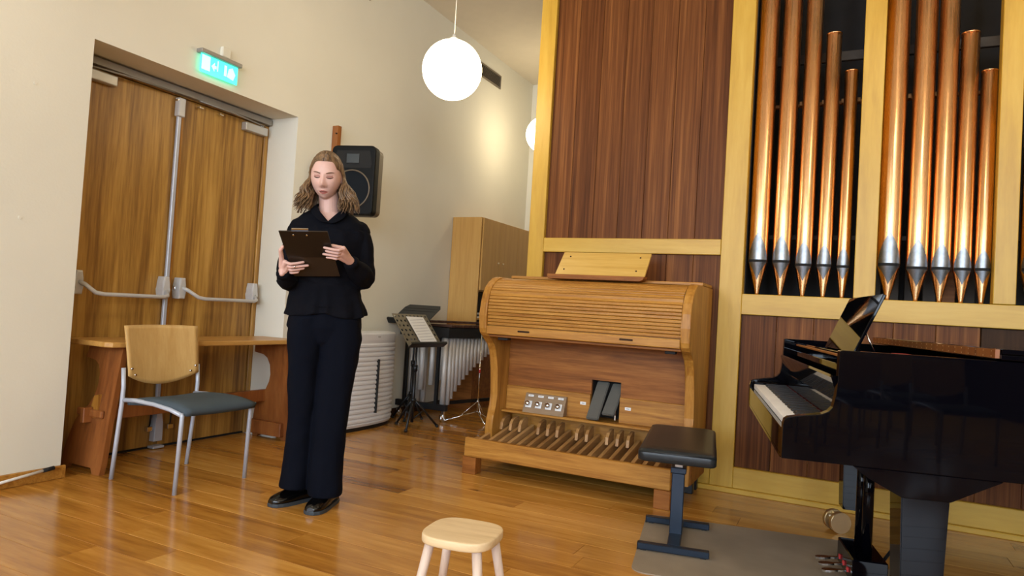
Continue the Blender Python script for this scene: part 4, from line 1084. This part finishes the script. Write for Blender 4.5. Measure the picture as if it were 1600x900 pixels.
# hand at the right edge (her left)
kn = []
for k, (b0, tipx) in enumerate(((.060, -.040), (.038, -.030), (.016, -.042), (-.005, -.026))):
    r_ = (.0078, .0082, .0080, .0068)[k]
    K = bp(.046-.004*k, b0-.002, .004); kn.append(K)
    P1 = bp(.026-.003*k, b0+.003, .024-.002*k); P2 = bp(-.004+.002*k, b0+.002, .020-.002*k); P3 = bp(tipx, b0, .010)
    capsule(bb, [K, P1, P2, P3], [r_*1.12, r_, r_*.92, r_*.8], 10)
    capsule(bb, [Vector(WRR)+Vector((0, -.005, .012-.007*k)), K], [.0135, .0125], 10)
capsule(bb, [kn[0], kn[3]], [.012, .011], 10)
capsule(bb, [WRR, (kn[1]+kn[2])/2], [.022, .016], 12)
capsule(bb, [Vector(WRR)+Vector((-.01, 0, .012)), bp(.035, .035, -.022), bp(-.005, .05, -.016)], [.014, .011, .0085], 10)
# hand at the left edge (her right)
kn = []
for k, (b0, tipx) in enumerate(((-.050, -.132), (-.071, -.112), (-.092, -.130), (-.112, -.152))):
    r_ = (.0078, .0082, .0078, .0068)[k]
    ex = -.214-.0*k+.002*k
    K = bp(ex, b0-.010, .010); kn.append(K)
    P1 = bp(ex+.026, b0-.004, .024); P2 = bp(ex+.052, b0-.002, .019); P3 = bp(tipx, b0, .010)
    capsule(bb, [K, P1, P2, P3], [r_*1.12, r_, r_*.92, r_*.8], 10)
    capsule(bb, [Vector(WRL)+Vector((-.004, -.01, .014-.009*k)), K], [.0135, .0125], 10)
capsule(bb, [kn[0], kn[3]], [.0125, .011], 10)
capsule(bb, [WRL, (kn[1]+kn[2])/2], [.022, .017], 12)
capsule(bb, [Vector(WRL)+Vector((-.008, -.01, .02)), bp(-.232, -.035, -.004), bp(-.236, .005, -.006), bp(-.226, .025, -.010)], [.014, .0115, .010, .008], 10)
body = obj('person', bb, [M['skin'], M['lips'], M['lid']])
voxel(body, .0024, 2)
body.location = PB; body.rotation_euler = (0, 0, PR)
HI = HM.inverted()
for p in body.data.polygons:
    c = p.center
    if c.z > 1.52:
        q = HI @ c
        if q.y < -.05:
            if abs(q.x) < .0215 and -.0800 < q.z < -.0555:
                e = (q.x/.0215)**2
                if (q.z > -.0665 and q.z < -.0665+.0085*(1-e)+.0005) or (q.z <= -.0665 and q.z > -.0665-.0105*(1-e)): p.material_index = 1
            if ((abs(q.x)-.031)/.017)**2+((q.z-.008)/.008)**2 < 1: p.material_index = 2
tag(body, 'woman in black blouse and trousers standing and reading from a clipboard', 'person')
# clothing --------------------------------------------------------
bb = NB()
loft(bb, [(-.014, .012, .960, .204, .140), (-.014, .012, 1.00, .196, .134), (-.020, .01, 1.06, .180, .124), (-.024, .005, 1.13, .168, .118), (-.026, .0, 1.24, .176, .125), (-.024, .0, 1.32, .182, .120),
          (-.022, .005, 1.39, .182, .108), (-.022, .01, 1.435, .172, .095), (-.025, .013, 1.472, .135, .078), (-.028, .016, 1.500, .082, .064), (-.030, .018, 1.520, .064, .058)], 36)
capsule(bb, [(.122, .018, 1.402), (.150, .012, 1.31), (.160, .0, 1.20), (.160, -.012, 1.155)], [.058, .058, .058, .056], 18)
capsule(bb, [(.160, -.012, 1.16), (.130, -.10, 1.19), (.092, -.185, 1.228)], [.056, .052, .036], 18)
capsule(bb, [(-.168, .02, 1.392), (-.196, .01, 1.30), (-.205, .0, 1.17), (-.204, -.01, 1.13)], [.058, .057, .058, .057], 18)
capsule(bb, [(-.204, -.01, 1.135), (-.212, -.10, 1.135), (-.220, -.175, 1.158)], [.057, .052, .036], 18)
bl = obj('blouse', bb, M['cloth'], body)
voxel(bl, .0045, 6)
nrms = [v.normal.copy() for v in bl.data.vertices]
for v, vn in zip(bl.data.vertices, nrms):   # cloth folds
    c = v.co; n3 = noise.noise(Vector((c.x*9, c.y*9, c.z*16+3))) + .6*noise.noise(Vector((c.x*22, c.y*22, c.z*26)))
    amp = .0065 if c.z < 1.40 else .003
    if c.z > 1.49: amp = 0
    v.co += vn*n3*amp
    if c.z < 1.12:
        a_ = math.atan2(c.y, c.x); k_ = (1.12-c.z)/.16
        v.co += Vector((vn.x, vn.y, 0))*(.007*k_*math.sin(a_*11+1.5*math.sin(a_*3)))
        v.co.z += .010*k_*math.sin(a_*3+.8)*(1 if c.z < 1.0 else 0)
    elif c.z < 1.40: v.co += vn*.004*math.sin(c.x*55+c.z*38+2*math.sin(c.z*17))
# V neck: push cloth open by deleting faces in the V
me = bl.data; b2 = bmesh.new(); b2.from_mesh(me)
kill = [f for f in b2.faces if (lambda c: c.y < -.0 and c.z > 1.432 and abs(c.x+.034) < .0005+(c.z-1.433)*.88)(f.calc_center_median())]
kill += [f for f in b2.faces if f.calc_center_median().z > 1.506]
bmesh.ops.delete(b2, geom=list(set(kill)), context='FACES')
for v in b2.verts:
    if v.is_boundary and v.co.y < -.02 and 1.42 < v.co.z < 1.506 and abs(abs(v.co.x+.034)-(v.co.z-1.433)*.88) < .008:
        v.co.x = -.034+math.copysign(max(0, (v.co.z-1.433)*.88), v.co.x+.034)
b2.to_mesh(me); b2.free()
# collar
bb = NB()
for s in (-1, 1):
    A = [(-.034, -.106, 1.424), (-.034+s*.033, -.086, 1.468), (-.032+s*.060, -.052, 1.508), (-.030+s*.064, .0, 1.528), (-.030+s*.05, .05, 1.535), (-.03, .078, 1.536)]
    Bc = [(-.034+s*.024, -.118, 1.416), (-.034+s*.074, -.104, 1.446), (-.032+s*.096, -.066, 1.484), (-.030+s*.090, .0, 1.500), (-.030+s*.07, .065, 1.505), (-.03, .095, 1.505)]
    va = [bb.verts.new(p) for p in A]; vb = [bb.verts.new(p) for p in Bc]
    for i in range(5): f = bb.faces.new((va[i], va[i+1], vb[i+1], vb[i])); f.smooth = True
bmesh.ops.remove_doubles(bb, verts=bb.verts, dist=.001)
clr = obj('collar', bb, M['cloth'], bl); sd = clr.modifiers.new('s', 'SOLIDIFY'); sd.thickness = .005; sd.offset = 0; ss = clr.modifiers.new('ss', 'SUBSURF'); ss.levels = 2; ss.render_levels = 2
for s_, a, c in ((1, (.096, -.178, 1.226), (.084, -.200, 1.236)), (-1, (-.220, -.165, 1.155), (-.222, -.186, 1.163))):
    tobj('cuff', M['cloth'], bl, [a, c], [.037, .031], 20)
bb = NB()
def leg_secs(cs): return [(cx, cy, z, rx, ry) for cx, cy, z, rx, ry in cs]
loft(bb, leg_secs([(-.113, .050, .088, .070, .110), (-.106, .042, .22, .068, .097), (-.102, .03, .38, .068, .088), (-.102, .018, .55, .068, .092), (-.105, .014, .70, .078, .102), (-.105, .014, .85, .092, .118), (-.09, .014, .95, .09, .122)]), 28, 2.3)
loft(bb, leg_secs([(.042, -.010, .062, .086, .112), (.040, -.008, .22, .085, .098), (.041, -.004, .38, .087, .092), (.048, .004, .55, .090, .095), (.062, .010, .70, .102, .104), (.070, .014, .85, .107, .120), (.05, .014, .95, .11, .122)]), 28, 2.3)
loft(bb, [(-.014, .014, .78, .05, .05), (-.014, .014, .83, .120, .10), (-.014, .014, .90, .186, .126), (-.014, .012, 1.0, .172, .118)], 28)
tr = obj('trousers', bb, M['trousers'], body); voxel(tr, .006, 4)
nrms = [v.normal.copy() for v in tr.data.vertices]
for v, vn in zip(tr.data.vertices, nrms):
    c = v.co; n3 = noise.noise(Vector((c.x*10, c.y*8, c.z*6+9)))+.5*noise.noise(Vector((c.x*20, c.y*20, c.z*14)))
    if c.z > .085: v.co += vn*n3*.007
# shoes
def shoe(hx, hy, dx, dy):
    d = Vector((dx, dy, 0)).normalized(); sd_ = Vector((-d.y, d.x, 0)); mt = Matrix((d, sd_, Vector((0, 0, 1)))).transposed().to_4x4(); mt.translation = (hx, hy, 0)
    prof = [(-.01, .030, .065, .095), (.02, .038, .070, .115), (.06, .040, .062, .120), (.10, .042, .055, .108), (.14, .047, .045, .085), (.18, .049, .036, .068), (.215, .047, .028, .058), (.24, .038, .022, .050), (.258, .018, .016, .036)]
    bb = NB(); rings = []
    for x, w_, h0, h in prof:
        rings.append([bb.verts.new(mt @ Vector((x, w_*math.cos(a), .018+(h-.018)*max(0, math.sin(a))**.8 if math.sin(a) > 0 else .014))) for a in [2*math.pi*k/20 for k in range(20)]])
    for i in range(len(rings)-1):
        for k in range(20): bb.faces.new((rings[i][k], rings[i][(k+1) % 20], rings[i+1][(k+1) % 20], rings[i+1][k])).smooth = True
    bb.faces.new(rings[0][::-1]); bb.faces.new(rings[-1])
    so = obj('shoe', bb, M['shoe'], body)
    bb = NB(); ol = [(x, w_+.003) for x, w_, _, _ in prof]+[(.262, 0)]+[(x, -w_-.003) for x, w_, _, _ in prof[::-1]]+[(-.02, 0)]
    prism(bb, ol, 0, .018, 'z', bev=.003, mt=mt); obj('sole', bb, M['sole'], so)
    for k in range(3):
        x = .095+k*.018; z = .093-.011*k
        tobj('lace', M['cloth'], so, [mt @ Vector((x, -.018, z-.006)), mt @ Vector((x+.004, 0, z+.002)), mt @ Vector((x, .018, z-.006))], .0025, 6)
tobj('sock', M['cloth'], body, [LEGL[2], (-.092, .062, .16)], [.047, .046], 16); tobj('sock', M['cloth'], body, [LEGR[2], (.054, -.009, .16)], [.047, .046], 16)
shoe(-.010, .130, -.80, -.58); shoe(.085, .065, -.42, -.90)
# eyes, brows, hair
for s in (-1, 1):
    pts = []
    for k in range(7):
        q = k/6*2-1; x = s*(.031+q*.0145); z = .0035+.0028*q*q-.001
        pts.append((x, z))
    def surf(x, z):
        o_, dr = HM @ Vector((x, -.2, z)), (HM.to_3x3() @ Vector((0, 1, 0)))
        hit, loc, nr, idx = body.ray_cast(o_, dr)
        return loc if hit else HM @ Vector((x, -.088, z))
    tobj('eyelash', M['lash'], body, [surf(x, z)+HM.to_3x3() @ Vector((0, -.0004, 0)) for x, z in pts], [.0009, .0016, .0021, .0023, .0023, .0020, .0011], 8)
    tobj('eyelid_crease', M['lid'], body, [surf(x, z+.0115)+HM.to_3x3() @ Vector((0, .0002, 0)) for x, z in pts], .0008, 6)
    pb_ = [(s*(.014+.037*k/6), .0255+.0055*math.sin(k/6*2.4)) for k in range(7)]
    tobj('eyebrow', M['brow'], body, [surf(x, z) for x, z in pb_], [.0020, .0028, .0030, .0029, .0025, .0019, .0009], 8)
for s in (-1, 1):
    pts = [(s*.0055, -.0405), (s*.009, -.0415)]
    tobj('nostril', M['lid'], body, [surf(x, z) for x, z in pts], .0016, 6)
pts = [((k/6*2-1)*.019, -.0665-.0004*math.cos((k/6*2-1)*3)) for k in range(7)]
tobj('lip_line', M['lash'], body, [surf(x, z) for x, z in pts], [.0005, .0011, .0017, .0020, .0017, .0011, .0005], 6, label='parted lips line')
tobj('earring', M['chrome'], body, [HM @ Vector((.076, .006, -.034)), HM @ Vector((.076, .004, -.040))], .0025, 8)
# hair: cap plus locks
bb = NB()
nu, nv = 120, 80; rows = []
def skull(th, ph, g_=0):
    dx, dy, dz = math.sin(ph)*math.sin(th), -math.sin(ph)*math.cos(th), math.cos(ph)
    return Vector((dx*(.0785+g_), dy*(.096 if dy < 0 else .108)*(1+g_*10)*.99, dz*(.122+g_)+.002)), dx, dy, dz
grid = {}
for j in range(nv+1):
    for i in range(nu):
        v, dx, dy, dz = skull(2*math.pi*i/nu, math.pi*j/nv*.80)
        grid[(i, j)] = (bb.verts.new(HM @ v), v)
for j in range(nv):
    for i in range(nu):
        k = (i+1) % nu; vs = [grid[(i, j)], grid[(k, j)], grid[(k, j+1)], grid[(i, j+1)]]
        c = sum((x[1] for x in vs), Vector())/4
        hairline = .068-6.5*c.x*c.x
        if c.z < hairline and c.y < .012-max(0, c.z-.02)*.95: continue
        if j == 0:
            bb.faces.new([vs[0][0], vs[2][0], vs[3][0]]) if i % 1 == 0 else None
        else:
            bb.faces.new([x[0] for x in vs]).smooth = True
random.seed(11)
def lock(side, th0, fr, rad):
    """starts on the middle parting, passes over the side of the skull and falls"""
    pts = []; rd = []
    y0 = -.079+.156*fr
    for k in range(9):
        q = k/8
        ph = q*R(92)
        y = y0+q*.075*max(0, 1-fr*1.4)
        kk = math.sqrt(max(.05, 1-(y/.106)**2)); k0 = math.sqrt(max(.05, 1-(y0/.106)**2))
        x = side*math.sin(ph)*(.0805+.004*random.random())*kk**.6; z = math.cos(ph)*(.1245*k0)+.004
        pts.append(HM @ Vector((x, y, z))); rd.append(rad*(.6 if k == 0 else 1))
    end = pts[-1].copy()
    L_ = random.uniform(.135, .195)
    spread = random.uniform(-.012, .098 if side > 0 else .066); fy = random.uniform(-.07, .01)-.025*(1-fr)
    ph0 = fr*4+random.uniform(-.5, .5); nseg = 14
    for k in range(1, nseg+1):
        q = k/nseg; wv = .011*math.sin(q*9.5+ph0)*min(1, q*2)
        pts.append(Vector((end.x+side*spread*q**1.05+wv, end.y+fy*q+.006*math.cos(q*8+ph0), end.z-L_*q)))
        rd.append(rad*(1+.25*math.sin(q*math.pi))*(1 if q < .8 else (1-q)*5*.85+.15))
    tube(bb, pts, rd, 7, flat=.7)
for s in (-1, 1):
    for k in range(190): lock(s, 0, (k+random.random())/190, random.uniform(.0028, .0052))
# back curtain
for k in range(46):
    x = -.055+random.uniform(-.07, .07); pts = []; rd = []; ph0 = random.uniform(0, 6)
    top = HM @ Vector(((x+.055)*.8, .085, .06)); r0 = random.uniform(.006, .010); sp = (x+.055)*random.uniform(.6, 1.3)
    for q in [i/10 for i in range(11)]:
        pts.append(Vector((top.x+sp*q+.008*math.sin(q*9+ph0)*q, top.y+.02*math.sin(q*3)-.0*q, top.z-.27*q))); rd.append(r0*(1 if q < .85 else .5))
    tube(bb, pts, rd, 7)
hr_ = obj('hair', bb, M['hair'], body)
# ring, clipboard
tobj('finger_ring', M['chrome'], body, [bp(-.172, -.071, .0235), bp(-.168, -.071, .0235)], .0098, 14)
cl = thing('clipboard', 'black clipboard folder with a steel clip held in both hands', 'clipboard', PB, PR)
def plate4(bb, P, th, off=0):
    f = [bb.verts.new(p+CN*off) for p in P]; h = [bb.verts.new(p+CN*(off-th)) for p in P]
    bb.faces.new(f); bb.faces.new(h[::-1])
    for i in range(4): bb.faces.new((f[i], f[(i+1) % 4], h[(i+1) % 4], h[i]))
def C4(x, z): 
    b_ = (z-CO.z)/.647; return CO+Vector((x, 0, 0))+CT*b_
TLc, TRc, BRc, BLc = C4(-.243, 1.338), C4(-.030, 1.352), C4(.040, 1.160), C4(-.175, 1.145)
q = .555
ML = TLc.lerp(BLc, q); MR = TRc.lerp(BRc, q)
bb = NB(); plate4(bb, [TLc, TRc, BRc, BLc], .004); obj('board', bb, M['clipboard_b'], cl, label='dark brown board')
bb = NB(); plate4(bb, [TLc, TRc, MR, ML], .0015, .0016); obj('cover_flap', bb, M['clipboard'], cl)
d_ = (TRc-TLc)
mid0 = TLc+d_*.26; mid1 = TLc+d_*.60
bb = NB(); plate4(bb, [mid0+CT*.012, mid1+CT*.012, mid1-CT*.004, mid0-CT*.004], .004, -.004); obj('clip', bb, M['chrome'], cl)
for a in (.30, .575):
    c_ = TLc+d_*a-CT*.022; bb = NB(); tube(bb, [c_+CN*.0015, c_+CN*.004], .004, 10); obj('rivet', bb, M['chrome'], cl)
